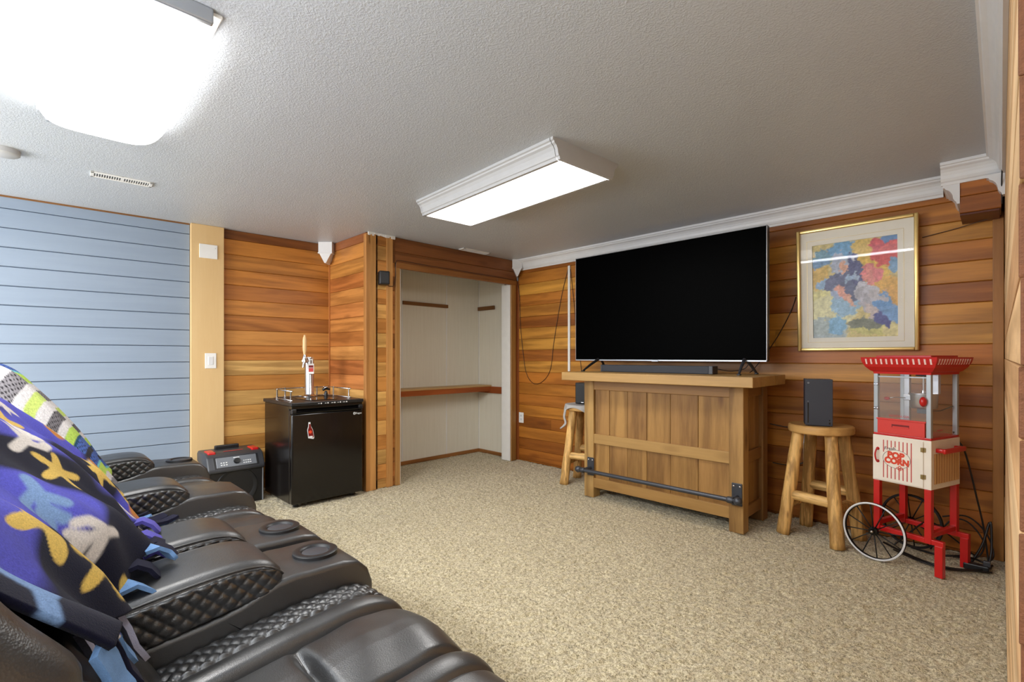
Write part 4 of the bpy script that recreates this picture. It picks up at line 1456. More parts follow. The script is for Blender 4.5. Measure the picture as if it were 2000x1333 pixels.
for i in range(9):
    for j in range(9):
        vm.lathe([(0.0, 0.0005), (0.005, 0.0005)], (-0.06 + i * 0.015, -0.06 + j * 0.015, 0.301), 8)
o = vm.build('vent_holes', M['black_gl'], gc, world=False)
tag(o, kind='stuff')

sp = empty('small_speaker', (-2.735, 3.69, 0.745), math.radians(12), local=True)
tag(sp, 'small black satellite speaker on the cloth-covered log stool', 'speaker')
MB().box(-0.075, 0.075, -0.06, 0.09, 0.0, 0.195, 0.006).build('cabinet', M['black_pl'], sp, world=False)
MB().box(-0.069, 0.069, -0.066, -0.058, 0.006, 0.189, 0.003).build('grille', M['rubber'], sp, world=False)
MB().box(-0.012, 0.012, -0.0675, -0.0655, 0.012, 0.018).build('badge', M['steel'], sp, world=False)

# rag on the left stool
nu, nv = 60, 60
V = np.zeros((nv, nu, 3))
for j in range(nv):
    for i in range(nu):
        x, y = (i / (nu - 1) - 0.5) * 0.50, (j / (nv - 1) - 0.5) * 0.44
        r = math.hypot(x, y); R = 0.196
        a = math.atan2(y, x)
        if r <= R: z = 0.739; rr = r
        else:
            rr = R + 0.006 + 0.014 * (0.5 + 0.5 * math.sin(a * 9)) * min(1, (r - R) / 0.05); z = 0.739 - (r - R)
        V[j, i] = (-2.74 + rr * math.cos(a), 3.72 + rr * math.sin(a), z)
rg = grid_mesh('cleaning_rag', V, nu, nv, M['cloth_grey'])
md = rg.modifiers.new('thickness', 'SOLIDIFY'); md.thickness = 0.003
tag(rg, 'pale grey rag draped over the stool seat behind the bar', 'rag')
m = MB()
for k in range(5):
    a = math.radians(200 + k * 9)
    bx, by = -2.74 + 0.2 * math.cos(a), 3.72 + 0.2 * math.sin(a)
    m.tube(sp3([(bx, by, 0.70), (bx - 0.012, by - 0.01, 0.62), (bx + 0.008, by - 0.015, 0.56), (bx - 0.015 - 0.01 * k, by - 0.02, 0.51)], 14), 0.006, 6)
m.build('tassel', M['cloth_grey'], rg, True)

# ------------------------------------------------------------------ popcorn cart
pcart = empty('popcorn_cart', (-0.35, 3.646, 0), math.radians(-18.7), local=True)
tag(pcart, 'red and cream old-style popcorn cart with two black spoked wheels', 'popcorn machine')
W2, D2 = 0.1425, 0.157
bld = lambda mb, nm, mt, par=None, s=False, an=None: mb.build(nm, M[mt] if isinstance(mt, str) else mt, par or pcart, s, an, world=False)
cab = bld(MB().box(-W2, W2, -D2, D2, 0.459, 0.725, 0.003), 'cabinet', 'cream')
# door, hinges, handle on the front
dy = -D2
dr = bld(MB().box(-W2 + 0.004, W2 - 0.034, dy - 0.006, dy, 0.466, 0.718, 0.002), 'door', 'cream')
for z in (0.525, 0.672):
    bld(MB().box(W2 - 0.046, W2 - 0.036, dy - 0.009, dy - 0.005, z - 0.012, z + 0.012, 0.001, 1).box(W2 - 0.033, W2 - 0.024, dy - 0.004, dy, z - 0.012, z + 0.012, 0.001, 1).tube([(W2 - 0.035, dy - 0.008, z - 0.013), (W2 - 0.035, dy - 0.008, z + 0.013)], 0.003, 8), 'hinge', 'brass', cab)
hx = -W2 + 0.03
hn = bld(MB().tube(sp3([(hx, dy - 0.004, 0.645), (hx, dy - 0.022, 0.64), (hx - 0.004, dy - 0.027, 0.61), (hx, dy - 0.022, 0.578), (hx, dy - 0.004, 0.572)], 16), 0.0042, 8), 'door_handle', 'red_pl', dr, True)
for z in (0.645, 0.572):
    bld(MB().lathe([(0.0, -0.006), (0.008, -0.004), (0.009, 0.0)], (hx, dy - 0.006, z), 16, 'y'), 'handle_boss', 'red_pl', dr, True)
# printed stripes on the door, broken round the oval
ocx, ocz, oa, ob = -0.018, 0.598, 0.068, 0.052
y1 = dy - 0.0063
for k in range(8):
    x = -0.083 + k * 0.0195
    segs = [(0.483, 0.70)]
    q = 1 - ((x - ocx) / (oa * 1.02)) ** 2
    if q > 0:
        hh = ob * 1.02 * math.sqrt(q)
        segs = [(0.483, ocz - hh), (ocz + hh + (0.014 if x < -0.02 else 0), 0.70)]
    for a, b in segs:
        if b > a: bld(MB().box(x - 0.0024, x + 0.0024, y1 - 0.0004, y1 + 0.0004, a, b), 'stripe', 'stripe', dr)
ov = [(ocx + oa * math.cos(2 * math.pi * k / 48), y1 - 0.0006, ocz + ob * math.sin(2 * math.pi * k / 48)) for k in range(49)]
bld(MB().tube(ov, 0.0009, 6, cap=False), 'oval_outline', 'ink', dr)
RX = (math.pi / 2, 0, 0)
text('fresh_lettering', 'Fresh', 0.026, M['ink'], dr, (-0.052, y1, 0.654), (math.pi / 2, math.radians(-4), 0), shear=0.15, off=0.0003)
text('pop_lettering', 'POP', 0.047, M['orange_red'], dr, (-0.022, y1, 0.617), (math.pi / 2, math.radians(2), 0), xs=0.95, off=0.0032)
text('corn_lettering', 'CORN', 0.045, M['orange_red'], dr, (-0.017, y1, 0.584), (math.pi / 2, math.radians(3), 0), xs=0.92, off=0.0032)
kr = MB()
for dx, dz, r in ((0, 0.006, 0.008), (-0.009, 0.0, 0.007), (0.009, 0.0, 0.007), (0, -0.007, 0.007)):
    kr.lathe([(r * 0.55, -0.0014), (r, -0.0014), (r, 0.0)], (-0.002 + dx, y1, 0.549 + dz), 14, 'y')
bld(kr, 'popcorn_print', 'orange_red', dr)
# slatted right side and push handle
for k in range(10):
    y = -D2 + 0.028 + k * 0.0278
    bld(MB().box(W2 - 0.001, W2 + 0.003, y + 0.004, y + 0.0225, 0.488, 0.652, 0.001, 1), 'slat', 'tan', cab)
    bld(MB().box(W2, W2 + 0.0008, y - 0.0005, y + 0.0035, 0.488, 0.652), 'stripe', 'stripe_d', cab)
ph = bld(MB().box(W2 + 0.03, W2 + 0.046, -0.115, 0.115, 0.657, 0.684, 0.006, 3), 'push_handle', 'red_pl', None, True, 50)
for y in (-0.1, 0.1):
    bld(MB().box(W2 - 0.001, W2 + 0.034, y - 0.012, y + 0.012, 0.66, 0.682, 0.004, 2), 'handle_arm', 'red_pl', ph, True, 50)
# red frame
for x, y in ((-W2 + 0.018, -D2 + 0.018), (W2 - 0.018, -D2 + 0.018), (-W2 + 0.018, D2 - 0.018), (W2 - 0.018, D2 - 0.018)):
    bld(MB().box(x - 0.016, x + 0.016, y - 0.016, y + 0.016, 0.165, 0.459, 0.003), 'leg', 'red_pl')
for y in (-D2 + 0.018, D2 - 0.018):
    bld(MB().box(-W2 + 0.034, W2 + 0.05, y - 0.013, y + 0.013, 0.165, 0.193, 0.003), 'side_bar', 'red_pl')
    f = bld(MB().box(W2 + 0.012, W2 + 0.048, y - 0.017, y + 0.017, 0.0, 0.168, 0.003), 'foot', 'red_pl')
    bld(MB().lathe([(0.007, 0.168), (0.007, 0.173), (0.004, 0.177), (0, 0.177)], (W2 + 0.03, y, 0), 12), 'bolt', 'chrome', f, True, 40)
for x in (-W2 + 0.018, W2 - 0.018):
    bld(MB().box(x - 0.013, x + 0.013, -D2 + 0.03, D2 - 0.03, 0.196, 0.222, 0.003), 'cross_bar', 'red_pl')
# wheels
WX = -W2 + 0.028
for sgn, y in ((-1, -0.202), (1, 0.202)):
    wh = bld(MB().lathe([(0.152, -0.008), (0.163, -0.009), (0.165, 0.0), (0.163, 0.009), (0.152, 0.008), (0.150, 0.0), (0.152, -0.008)], (WX, y, 0.166), 56, 'y'), 'wheel', 'rubber', None, True, 40)
    if sgn < 0:
        bld(MB().lathe([(0.1645, -0.0085), (0.161, -0.0125), (0.157, -0.0125), (0.154, -0.0085)], (WX, y, 0.166), 56, 'y'), 'silver_trim', 'white_trim', wh, True, 50)
    bld(MB().lathe([(0.0, -0.022), (0.01, -0.022), (0.013, -0.012), (0.024, -0.01), (0.026, 0.0), (0.024, 0.01), (0.013, 0.02), (0, 0.02)], (WX, y, 0.166), 24, 'y'), 'hub', 'black_gl', wh, True, 40)
    bld(MB().lathe([(0.0, -0.028), (0.006, -0.027), (0.008, -0.021)], (WX, y, 0.166), 14, 'y'), 'axle_nut', 'chrome', wh, True)
    for k in range(12):
        a = 2 * math.pi * k / 12 + 0.12
        bld(MB().tube([(WX + 0.02 * math.cos(a), y, 0.166 + 0.02 * math.sin(a)), (WX + 0.153 * math.cos(a), y, 0.166 + 0.153 * math.sin(a))], 0.0032, 6), 'spoke', 'rubber', wh, True)
bld(MB().tube([(WX, -0.202, 0.166), (WX, 0.202, 0.166)], 0.006, 8), 'axle', 'steel', None, True)
# kettle box: floor, posts, panes, drawer front
bld(MB().box(-W2 + 0.002, W2 - 0.002, -D2 + 0.004, D2 - 0.004, 0.725, 0.738, 0.003), 'kettle_floor', 'red_pl')
for sx in (-1, 1):
    for sy in (-1, 1):
        x, y = sx * (W2 - 0.014), sy * (D2 - 0.014)
        bld(MB().box(x - 0.011, x + 0.011, y - 0.011, y + 0.011, 0.738, 1.082, 0.002), 'corner_post', 'alu')
bld(MB().box(-W2 + 0.025, W2 - 0.025, -D2 + 0.008, -D2 + 0.014, 1.062, 1.07, 0.001, 1), 'door_rail', 'alu')
bld(MB().box(-W2 + 0.026, W2 - 0.026, -D2 + 0.007, -D2 + 0.010, 0.822, 1.064), 'front_pane', 'glass')
for sx in (-1, 1):
    bld(MB().box(sx * (W2 - 0.010) - 0.0015, sx * (W2 - 0.010) + 0.0015, -D2 + 0.026, D2 - 0.026, 0.74, 1.08), 'side_pane', 'glass')
dw = bld(MB().box(-W2 + 0.024, W2 - 0.03, -D2 + 0.001, -D2 + 0.012, 0.738, 0.822, 0.002).box(-W2 + 0.02, W2 - 0.024, -D2 - 0.003, -D2 + 0.012, 0.817, 0.826, 0.002), 'drawer_front', 'red_light')
bld(MB().box(-0.045, 0.04, -D2 - 0.0005, -D2 + 0.002, 0.778, 0.795), 'pull_recess', 'dark_red', dw)
bld(MB().box(-0.04, 0.04, -D2 - 0.002, -D2 + 0.002, 0.776, 0.785, 0.001, 1), 'pull_lip', 'red_light', dw)
for z in (0.88, 1.02):
    hg = bld(MB().box(-W2 + 0.004, -W2 + 0.03, -D2 - 0.002, -D2 + 0.004, z - 0.008, z + 0.008, 0.002, 1).lathe([(0.0, -0.006), (0.004, -0.005), (0.005, 0.0)], (-W2 + 0.01, -D2 - 0.001, z), 10, 'y').lathe([(0.0, -0.006), (0.004, -0.005), (0.005, 0.0)], (-W2 + 0.025, -D2 - 0.001, z), 10, 'y'), 'hinge', 'chrome', None, True, 40)
bld(MB().lathe([(0.0, -0.03), (0.011, -0.028), (0.017, -0.014), (0.015, 0.0), (0, 0)], (W2 - 0.034, -D2 + 0.006, 0.935), 18, 'y'), 'door_knob', 'red_pl', None, True)
for v in bpy.data.objects['door_knob'].data.vertices:
    v.co.z = 0.935 + (v.co.z - 0.935) * 1.6
text('maker_lettering', 'NOSTALGIA', 0.0165, M['stripe'], pcart, (-0.012, -D2 + 0.0062, 0.842), RX, xs=1.1)
text('maker_lettering', 'NOSTALGIA', 0.011, M['stripe'], pcart, (W2 - 0.007, -0.05, 0.775), (math.pi / 2, 0, math.pi / 2))
# kettle
kz = 0.93
kt = bld(MB().lathe([(0.0, kz - 0.045), (0.058, kz - 0.045), (0.063, kz - 0.036), (0.066, kz + 0.034), (0.069, kz + 0.036), (0.069, kz + 0.041), (0.0, kz + 0.043)], (0.03, 0.02, 0), 36), 'kettle', 'steel', None, True, 35)
bld(MB().tube([(0.03, 0.02, kz + 0.036), (0.03, 0.02, 1.08)], 0.004, 8).lathe([(0.0, 0), (0.012, 0), (0.01, 0.018), (0, 0.02)], (0.03, 0.02, kz + 0.038), 14), 'stirrer_shaft', 'steel', kt, True, 50)
bld(MB().box(0.008, 0.055, -0.005, 0.045, kz - 0.075, kz - 0.046, 0.003), 'heater_base', 'iron', kt)
bld(MB().tube([(0.05, 0.02, kz - 0.06), (0.1, 0.04, kz - 0.055), (0.125, 0.12, kz - 0.03)], 0.003, 6), 'heater_lead', 'cord', kt, True)
bld(MB().box(-0.052, -0.026, -0.01, 0.012, 0.738, 1.08, 0.001, 1), 'kettle_post', 'steel')
bld(MB().box(0.07, 0.1, 0.02, 0.045, kz + 0.04, 1.08, 0.001, 1), 'kettle_hanger', 'steel')
bld(MB().box(-0.05, -0.012, -0.028, 0.0, kz - 0.002, kz + 0.03, 0.003), 'tilt_bracket', 'steel')
bld(MB().box(0.0, 0.06, 0.0, 0.04, 1.068, 1.08, 0.002), 'motor_plate', 'iron')
kh = bld(MB().tube([(-0.03, -0.02, kz + 0.01), (-0.075, -0.06, kz + 0.013), (-0.095, -0.078, kz + 0.008)], 0.0028, 8), 'tilt_lever', 'steel', None, True)
bld(MB().lathe([(0.0, -0.016), (0.007, -0.012), (0.0105, 0.0), (0.007, 0.012), (0, 0.016)], (-0.104, -0.085, kz + 0.005), 14, 'x'), 'lever_knob', 'red_pl', kh, True)
# flared roof
prof = [(0.0, 1.082), (0.002, 1.094), (0.012, 1.10), (0.03, 1.122), (0.042, 1.15), (0.047, 1.178)]
mb = MB(); rings = []
for d, z in prof:
    x, y = W2 - 0.003 + d, D2 - 0.003 + d
    rings.append([mb.bm.verts.new(p) for p in ((-x, -y, z), (x, -y, z), (x, y, z), (-x, y, z))])
inner = [[mb.bm.verts.new((sx * (W2 + 0.034), sy * (D2 + 0.034), z)) for sx, sy in ((-1, -1), (1, -1), (1, 1), (-1, 1))] for z in (1.178, 1.16)]
allr = rings + inner
for A, B in zip(allr[:-1], allr[1:]):
    for k in range(4): mb.bm.faces.new([A[k], A[(k + 1) % 4], B[(k + 1) % 4], B[k]])
mb.bm.faces.new(allr[-1]); mb.bm.faces.new(rings[0][::-1])
rf = bld(mb, 'roof', 'red_pl')
bld(MB().box(-W2 + 0.012, W2 - 0.004, -D2 + 0.01, D2 - 0.01, 1.155, 1.188, 0.003), 'roof_lid', 'red_pl')
# slots in the flare, light card behind them: raised tabs follow the slope between z 1.122 and 1.172
def slot(cx, face):
    m = MB()
    (d0, z0), (d1, z1) = (0.0372, 1.138), (0.0462, 1.168)
    w = 0.0042
    for d, z in ((d0, z0), (d1, z1)): pass
    vs = []
    for d, z in ((d0 - 0.002, z0), (d1 - 0.001, z1)):
        for s in (-w, w):
            for e in (0.0, 0.0032):
                vs.append((cx + s, D2 - 0.003 + d + e, z) if face == 'y' else (cx + s, W2 - 0.003 + d + e, z))
    def tr(p): return (p[0], -p[1], p[2]) if face == 'y' else (p[1], p[0], p[2])
    B = [m.bm.verts.new(tr(p)) for p in vs]
    for f in ((0, 1, 3, 2), (4, 6, 7, 5), (0, 4, 5, 1), (2, 3, 7, 6), (1, 5, 7, 3), (0, 2, 6, 4)):
        m.bm.faces.new([B[i] for i in f])
    bld(m, 'vent_slot', 'pinkish' if face == 'y' else 'pinkish', rf)
M['pinkish'] = plain('pale_slot', lin(244, 214, 206), 0.5)
for k in range(13):
    slot(-0.157 + k * 0.0262, 'y')
for k in range(13):
    slot(-0.168 + k * 0.028, 'x')

# ------------------------------------------------------------------ framed picture
pic = empty('framed_picture', (-0.70, 3.99, 1.22))
tag(pic, 'gold-framed bright abstract sport print with wide cream mat', 'picture')
PX0, PX1, PZ0, PZ1 = -1.04, -0.362, 1.222, 2.08
for nm, x0, x1, z0, z1 in (('frame_side', PX0, PX0 + 0.022, PZ0, PZ1), ('frame_side', PX1 - 0.022, PX1, PZ0, PZ1), ('frame_top', PX0 + 0.022, PX1 - 0.022, PZ1 - 0.022, PZ1), ('frame_bottom', PX0 + 0.022, PX1 - 0.022, PZ0, PZ0 + 0.022)):
    MB().box(x0, x1, 3.955, 3.998, z0, z1, 0.005, 3).build(nm, M['gold'], pic, True, 50)
AX0, AX1, AZ0, AZ1 = -0.945, -0.468, 1.315, 1.966
mt = MB()
for x0, x1, z0, z1 in ((PX0 + 0.02, AX0, PZ0 + 0.02, PZ1 - 0.02), (AX1, PX1 - 0.02, PZ0 + 0.02, PZ1 - 0.02), (AX0, AX1, PZ0 + 0.02, AZ0), (AX0, AX1, AZ1, PZ1 - 0.02)):
    mt.box(x0, x1, 3.976, 3.981, z0, z1)
mt.build('mat', M['mat_board'], pic)
g = MB()
for x0, x1, z0, z1 in ((AX0 - 0.033, AX0 - 0.031, AZ0 - 0.033, AZ1 + 0.033), (AX1 + 0.031, AX1 + 0.033, AZ0 - 0.033, AZ1 + 0.033), (AX0 - 0.033, AX1 + 0.033, AZ0 - 0.033, AZ0 - 0.031), (AX0 - 0.033, AX1 + 0.033, AZ1 + 0.031, AZ1 + 0.033)):
    g.box(x0, x1, 3.975, 3.977, z0, z1)
g.build('mat_groove', M['brass'], pic)
nu, nv = 120, 164
rs = np.random.RandomState(5)
U, Vv = np.meshgrid(np.linspace(0, 1, nu), np.linspace(0, 1, nv))       # v up
def bl2(k):
    a = rs.randn(nv, nu)
    for _ in range(k):
        a = (a + np.roll(a, 1, 0) + np.roll(a, -1, 0) + np.roll(a, 1, 1) + np.roll(a, -1, 1)) / 5
    return (a - a.mean()) / a.std()
jx, jy = bl2(12) * 0.011 + bl2(2) * 0.007, bl2(12) * 0.011 + bl2(2) * 0.007
Uj, Vj = U + jx, Vv + jy
art = np.zeros((nv, nu, 3)) + L3(214, 196, 128)
BLOBS = [(0.1, 0.45, 0.3, 0.2, (222, 216, 150)), (0.25, 0.3, 0.3, 0.16, (226, 222, 176)), (0.15, 0.08, 0.3, 0.14, (176, 190, 190)), (0.05, 0.72, 0.15, 0.2, (216, 180, 92)), (0.12, 0.85, 0.12, 0.1, (110, 160, 180)), (0.4, 0.9, 0.2, 0.12, (96, 160, 204)),
         (0.6, 0.92, 0.12, 0.1, (224, 190, 84)), (0.75, 0.72, 0.2, 0.2, (226, 188, 70)), (0.9, 0.85, 0.2, 0.14, (220, 76, 74)), (0.78, 0.94, 0.1, 0.06, (214, 58, 70)), (0.92, 0.98, 0.1, 0.05, (90, 140, 196)), (0.97, 0.7, 0.07, 0.08, (120, 166, 204)),
         (0.86, 0.48, 0.2, 0.12, (228, 176, 66)), (0.95, 0.38, 0.14, 0.1, (224, 170, 72)), (0.78, 0.34, 0.16, 0.12, (92, 150, 206)), (0.4, 0.36, 0.18, 0.14, (150, 188, 214)), (0.92, 0.22, 0.15, 0.09, (110, 160, 210)), (0.75, 0.08, 0.3, 0.06, (206, 200, 120)), (0.66, 0.14, 0.24, 0.06, (116, 122, 104)), (0.3, 0.13, 0.12, 0.1, (130, 182, 216)), (0.95, 0.06, 0.12, 0.06, (226, 214, 150)),
         (0.2, 0.58, 0.18, 0.05, (150, 186, 222)), (0.1, 0.8, 0.12, 0.04, (120, 160, 200)), (0.35, 0.5, 0.12, 0.1, (160, 176, 206))]
for cx, cy, rx, ry, col in BLOBS:
    d = np.hypot((Uj - cx) / rx, (Vj - cy) / ry)
    m = np.clip((1.05 - d) / 0.12, 0, 1)[..., None]
    art = art * (1 - m) + L3(*col) * m
def stroke(ax, ay, bx, by, r, col):
    global art
    m = capsule(Uj, Vj, ax, ay, bx, by, r)[..., None]
    art = art * (1 - m) + L3(*col) * m
# a loose anonymous runner in thick dabs of paint
for s in ((0.42, 0.70, 0.5, 0.52, 0.15, (72, 84, 120)), (0.5, 0.78, 0.55, 0.62, 0.08, (64, 72, 128)), (0.36, 0.62, 0.42, 0.5, 0.09, (82, 92, 132)), (0.24, 0.6, 0.22, 0.55, 0.06, (92, 100, 140)), (0.34, 0.8, 0.33, 0.77, 0.1, (176, 186, 206)), (0.37, 0.75, 0.4, 0.72, 0.05, (224, 168, 140)),
          (0.68, 0.66, 0.76, 0.64, 0.085, (224, 120, 122)), (0.68, 0.66, 0.7, 0.58, 0.05, (230, 140, 130)), (0.62, 0.48, 0.7, 0.44, 0.09, (196, 196, 206)), (0.56, 0.46, 0.68, 0.3, 0.06, (178, 176, 186)), (0.68, 0.3, 0.78, 0.2, 0.045, (206, 190, 186)), (0.79, 0.19, 0.87, 0.14, 0.05, (66, 72, 148)),
          (0.7, 0.44, 0.86, 0.38, 0.035, (190, 186, 190)), (0.32, 0.52, 0.44, 0.4, 0.035, (226, 160, 140)), (0.44, 0.41, 0.5, 0.34, 0.03, (232, 176, 150)), (0.42, 0.6, 0.48, 0.62, 0.03, (150, 176, 206)), (0.52, 0.64, 0.56, 0.6, 0.025, (160, 180, 206)), (0.5, 0.82, 0.54, 0.8, 0.02, (200, 206, 216))):
    stroke(*s)
art = (art * 0.86 + 0.10) * (1 + 0.06 * bl2(1))[..., None]  # pale veil of the glazing's reflection mixed into the print colours
cols = np.concatenate([np.clip(art, 0, 1), np.ones((nv, nu, 1))], -1)
VX = np.stack([AX0 + (AX1 - AX0) * U, np.full_like(U, 3.984), AZ0 + (AZ1 - AZ0) * Vv], -1)
grid_mesh('print', VX, nu, nv, M['art'], pic, cols)
MB().box(PX0 + 0.015, PX1 - 0.015, 3.988, 3.994, PZ0 + 0.015, PZ1 - 0.015).build('backing_board', M['beige_pl'], pic)
MB().box(PX0 + 0.018, PX1 - 0.018, 3.969, 3.972, PZ0 + 0.018, PZ1 - 0.018).build('glazing', M['pane'], pic)
pic.rotation_euler = (math.radians(2.8), 0, 0)          # hangs leaning out at the top

# ------------------------------------------------------------------ wall plates, speaker, outlets
def on_left(name, lx, z):            # a spot on the slightly turned left wall
    d = Vector((math.cos(LA), math.sin(LA), 0)); n = Vector((math.sin(LA), -math.cos(LA), 0))
    return empty(name, Vector(LO) + d * lx + n * 0.045 + Vector((0, 0, z)), LA, local=True)


e = on_left('blank_plate', -1.062, 2.06)
tag(e, 'square white blank plate high on the maple board', 'wall plate')
MB().box(-0.065, 0.065, -0.008, 0, -0.058, 0.058, 0.002).build('plate', M['white'], e, world=False)
MB().lathe([(0, -0.01), (0.004, -0.009), (0.004, -0.007)], (0.05, 0, 0.03), 8, 'y').build('screw', M['steel'], e, world=False)
e = on_left('light_switch', -1.046, 1.147)
tag(e, 'white rocker light switch on the maple board', 'light switch')
MB().box(-0.041, 0.041, -0.007, 0, -0.064, 0.064, 0.003).build('plate', M['white'], e, world=False)
MB().box(-0.017, 0.017, -0.0105, -0.006, -0.034, 0.034, 0.0015, 1).build('rocker', M['white_trim'], e, world=False)


def outlet(x, z, label):
    e = empty('wall_outlet', (x, 4.0, z), 0, local=True)
    tag(e, label, 'outlet')
    MB().box(-0.036, 0.036, -0.007, 0, -0.059, 0.059, 0.003).build('plate', M['white'], e, world=False)
    for dz in (-0.02, 0.02):
        s = MB().box(-0.017, 0.017, -0.0095, -0.006, dz - 0.015, dz + 0.015, 0.003, 2).build('socket', M['white_trim'], e, world=False)
        for dx in (-0.006, 0.006):
            MB().box(dx - 0.0012, dx + 0.0012, -0.0102, -0.009, dz - 0.002, dz + 0.008).build('slot', M['black_pl'], s, world=False)
    return e


outlet(-3.86, 0.488, 'white outlet low on the wall beside the closet')
outlet(-0.99, 0.60, 'white outlet on the wall behind the console stool')
e = empty('power_adapter', (-0.975, 3.97, 0.52))
tag(e, 'beige plug-in adapter on the wall behind the console stool', 'adapter')
MB().box(-1.005, -0.945, 3.95, 3.992, 0.43, 0.56, 0.006).build('body', M['beige_pl'], e)
MB().box(-1.0, -0.95, 3.945, 3.955, 0.43, 0.455, 0.003).build('end_plate', M['silver'], e)

e = empty('wall_speaker', (-3.885, 2.255, 1.88), math.radians(72), local=True)
tag(e, 'small black surround speaker mounted high on the post by the closet', 'speaker')
MB().box(-0.045, 0.045, -0.055, 0.03, -0.06, 0.06, 0.01, 3).build('cabinet', M['black_pl'], e, True, 50, world=False)
MB().box(-0.036, 0.036, -0.0585, -0.052, -0.05, 0.05, 0.003, 2).build('grille', M['rubber'], e, world=False)
MB().box(-0.012, 0.012, 0.025, 0.05, -0.03, 0.02, 0.003).build('bracket', M['iron'], e, world=False)

# ------------------------------------------------------------------ raceway, wires, cords
o = MB().box(-3.178, -3.152, 3.984, 4.0, 1.03, 2.127, 0.003).build('cable_raceway', M['white'])
tag(o, 'white vertical cable cover strip on the cedar wall left of the television', 'cable cover')


def wire(name, pts, r, mat, label, n=60, cat='wire'):
    o = MB().tube(sp3(pts, n), r, 6).build(name, mat, None, True)
    c = Vector(o.data.vertices[0].co)
    return tag(o, label, cat)


wire('speaker_wire', [(-3.18, 3.994, 2.10), (-3.26, 3.993, 1.85), (-3.33, 3.993, 1.55), (-3.38, 3.993, 1.3), (-3.42, 3.992, 1.05), (-3.52, 3.992, 0.92), (-3.66, 3.992, 0.88), (-3.78, 3.993, 1.0), (-3.84, 3.993, 1.3), (-3.875, 3.993, 1.6), (-3.885, 3.99, 1.9), (-3.91, 3.975, 2.06)], 0.0028, M['wire'], 'thin brown wire hanging in a loop on the wall near the closet')
wire('speaker_wire', [(-3.15, 3.994, 2.09), (-3.10, 3.993, 1.7), (-3.07, 3.993, 1.4), (-3.02, 3.993, 1.12), (-3.0, 3.985, 1.0)], 0.0025, M['wire'], 'thin brown wire beside the cable cover strip')
wire('speaker_wire', [(-3.905, 2.30, 1.83), (-3.904, 2.36, 1.82), (-3.903, 2.385, 1.9), (-3.902, 2.39, 2.03), (-3.9, 2.42, 2.065), (-3.9, 2.7, 2.062), (-3.9, 3.2, 2.06), (-3.9, 3.7, 2.058), (-3.9, 3.96, 2.05)], 0.0028, M['wire'], 'thin brown wire along the closet head casing')
wire('tv_cord', [(-1.06, 3.993, 1.62), (-1.1, 3.99, 1.5), (-1.2, 3.985, 1.3), (-1.33, 3.96, 1.1), (-1.35, 3.9, 1.06)], 0.003, M['cord'], 'black cord dropping from beside the television to the bar', cat='cord')
wire('audio_wire', [(-1.47, 3.6, 1.09), (-1.40, 3.66, 1.075), (-1.33, 3.72, 1.09), (-1.3, 3.72, 1.12)], 0.003, M['cord'], 'black cord curling from the soundbar end', 24, 'cord')
wire('soffit_wire', [(-0.35, 3.985, 1.93), (-0.2, 3.985, 1.955), (-0.1, 3.96, 1.972), (0.0, 3.93, 1.985)], 0.0025, M['wire'], 'thin brown wire under the corner soffit', 30)
wire('ceiling_cable', [(0.010, 1.55, 2.272), (0.0085, 1.8, 2.268), (0.0105, 2.0, 2.274), (0.008, 2.25, 2.264), (0.0095, 2.5, 2.27), (0.0075, 2.8, 2.262), (0.0085, 3.1, 2.264), (0.006, 3.4, 2.25), (0.0045, 3.6, 2.2), (0.002, 3.69, 2.1), (0.003, 3.70, 2.0)], 0.003, M['cord'], 'black cable running down the edge of the rough board wall', 90, 'cable')
wire('console_cord', [(-0.80, 3.75, 0.80), (-0.86, 3.93, 0.76), (-0.93, 3.96, 0.66), (-0.975, 3.95, 0.56)], 0.004, M['cord'], 'black cord behind the console stool going to the adapter', 30, 'cord')
wire('console_cord', [(-0.90, 3.93, 0.72), (-1.0, 3.95, 0.69), (-1.1, 3.96, 0.665), (-1.22, 3.93, 0.68)], 0.004, M['cord'], 'black cord sagging from the console stool towards the bar', 30, 'cord')
wire('console_cord', [(-1.19, 3.9, 0.40), (-1.1, 3.94, 0.39), (-1.02, 3.96, 0.41), (-0.96, 3.97, 0.46)], 0.0045, M['cord'], 'black cord from the bar side to the beige adapter', 30, 'cord')
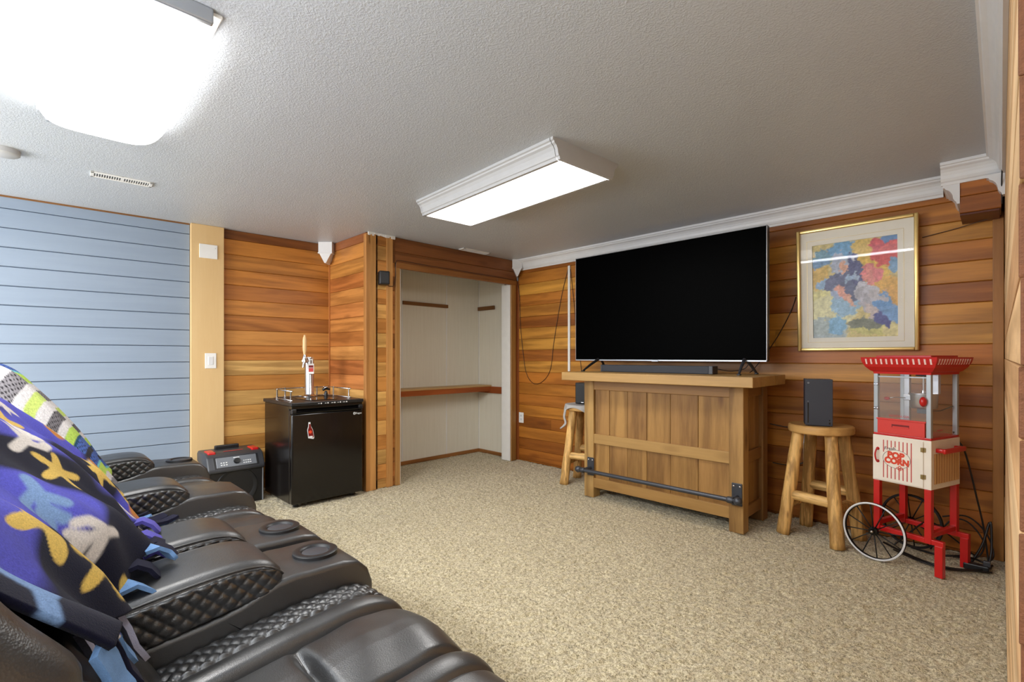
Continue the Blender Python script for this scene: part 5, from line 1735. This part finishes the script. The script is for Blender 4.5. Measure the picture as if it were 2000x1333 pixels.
# popcorn cart lead and the tangle of cords behind it
wire('power_lead', [(-0.19, 3.73, 0.755), (-0.185, 3.745, 0.72), (-0.15, 3.76, 0.66), (-0.12, 3.78, 0.52), (-0.10, 3.80, 0.40), (-0.075, 3.83, 0.25), (-0.06, 3.84, 0.12), (-0.05, 3.84, 0.02)], 0.0045, M['cord'], 'black power lead hanging from the popcorn cart', 70, 'cord')
tg = MB()
loops = [[(-0.30, 3.86, 0.02), (-0.22, 3.87, 0.2), (-0.14, 3.88, 0.22), (-0.07, 3.87, 0.12), (-0.10, 3.85, 0.03), (-0.2, 3.84, 0.01)],
         [(-0.12, 3.80, 0.01), (-0.075, 3.82, 0.12), (-0.05, 3.84, 0.23), (-0.04, 3.84, 0.24), (-0.038, 3.82, 0.1), (-0.05, 3.78, 0.012)],
         [(-0.25, 3.9, 0.22), (-0.14, 3.92, 0.24), (-0.06, 3.92, 0.16), (-0.03, 3.9, 0.05), (-0.06, 3.85, 0.01)],
         [(-0.52, 3.80, 0.02), (-0.4, 3.70, 0.012), (-0.28, 3.62, 0.012), (-0.16, 3.63, 0.012), (-0.06, 3.72, 0.015), (-0.035, 3.80, 0.02)],
         [(-0.46, 3.72, 0.012), (-0.34, 3.60, 0.02), (-0.22, 3.58, 0.012), (-0.1, 3.66, 0.012), (-0.035, 3.70, 0.012)],
         [(-0.38, 3.78, 0.03), (-0.25, 3.72, 0.04), (-0.15, 3.76, 0.05), (-0.08, 3.80, 0.03), (-0.04, 3.76, 0.015)],
         [(-0.45, 3.66, 0.06), (-0.38, 3.72, 0.14), (-0.3, 3.8, 0.2), (-0.2, 3.84, 0.12), (-0.1, 3.86, 0.03)]]
CORDS = ['thin black cord arching above the carpet behind the rear right leg of the cart', 'thick black cord standing up in a tall narrow loop in the room corner',
         'thin black cord curving along the wall boards into the corner', 'thick black cord on the carpet running past the rear foot of the cart',
         'thin black cord on the carpet nearest the front foot of the cart', 'thick black cord lying between the two right feet of the cart',
         'thin black cord rising behind the rear spoked wheel']
for i, L in enumerate(loops):
    wire('tangled_cord', L, 0.006 if i % 2 else 0.0045, M['cord'], CORDS[i], 50, 'cord')['group'] = 'tangled cords behind the popcorn cart'
e = empty('plug_block', (-0.07, 3.74, 0.0))
tag(e, 'black plug block lying among the cords in the corner', 'power strip')
MB().box(-0.15, -0.045, 3.70, 3.745, 0.0, 0.035, 0.006).build('body', M['black_pl'], e)
MB().box(-0.07, -0.04, 3.715, 3.74, 0.03, 0.06, 0.004).build('plug', M['dark_grey'], e)
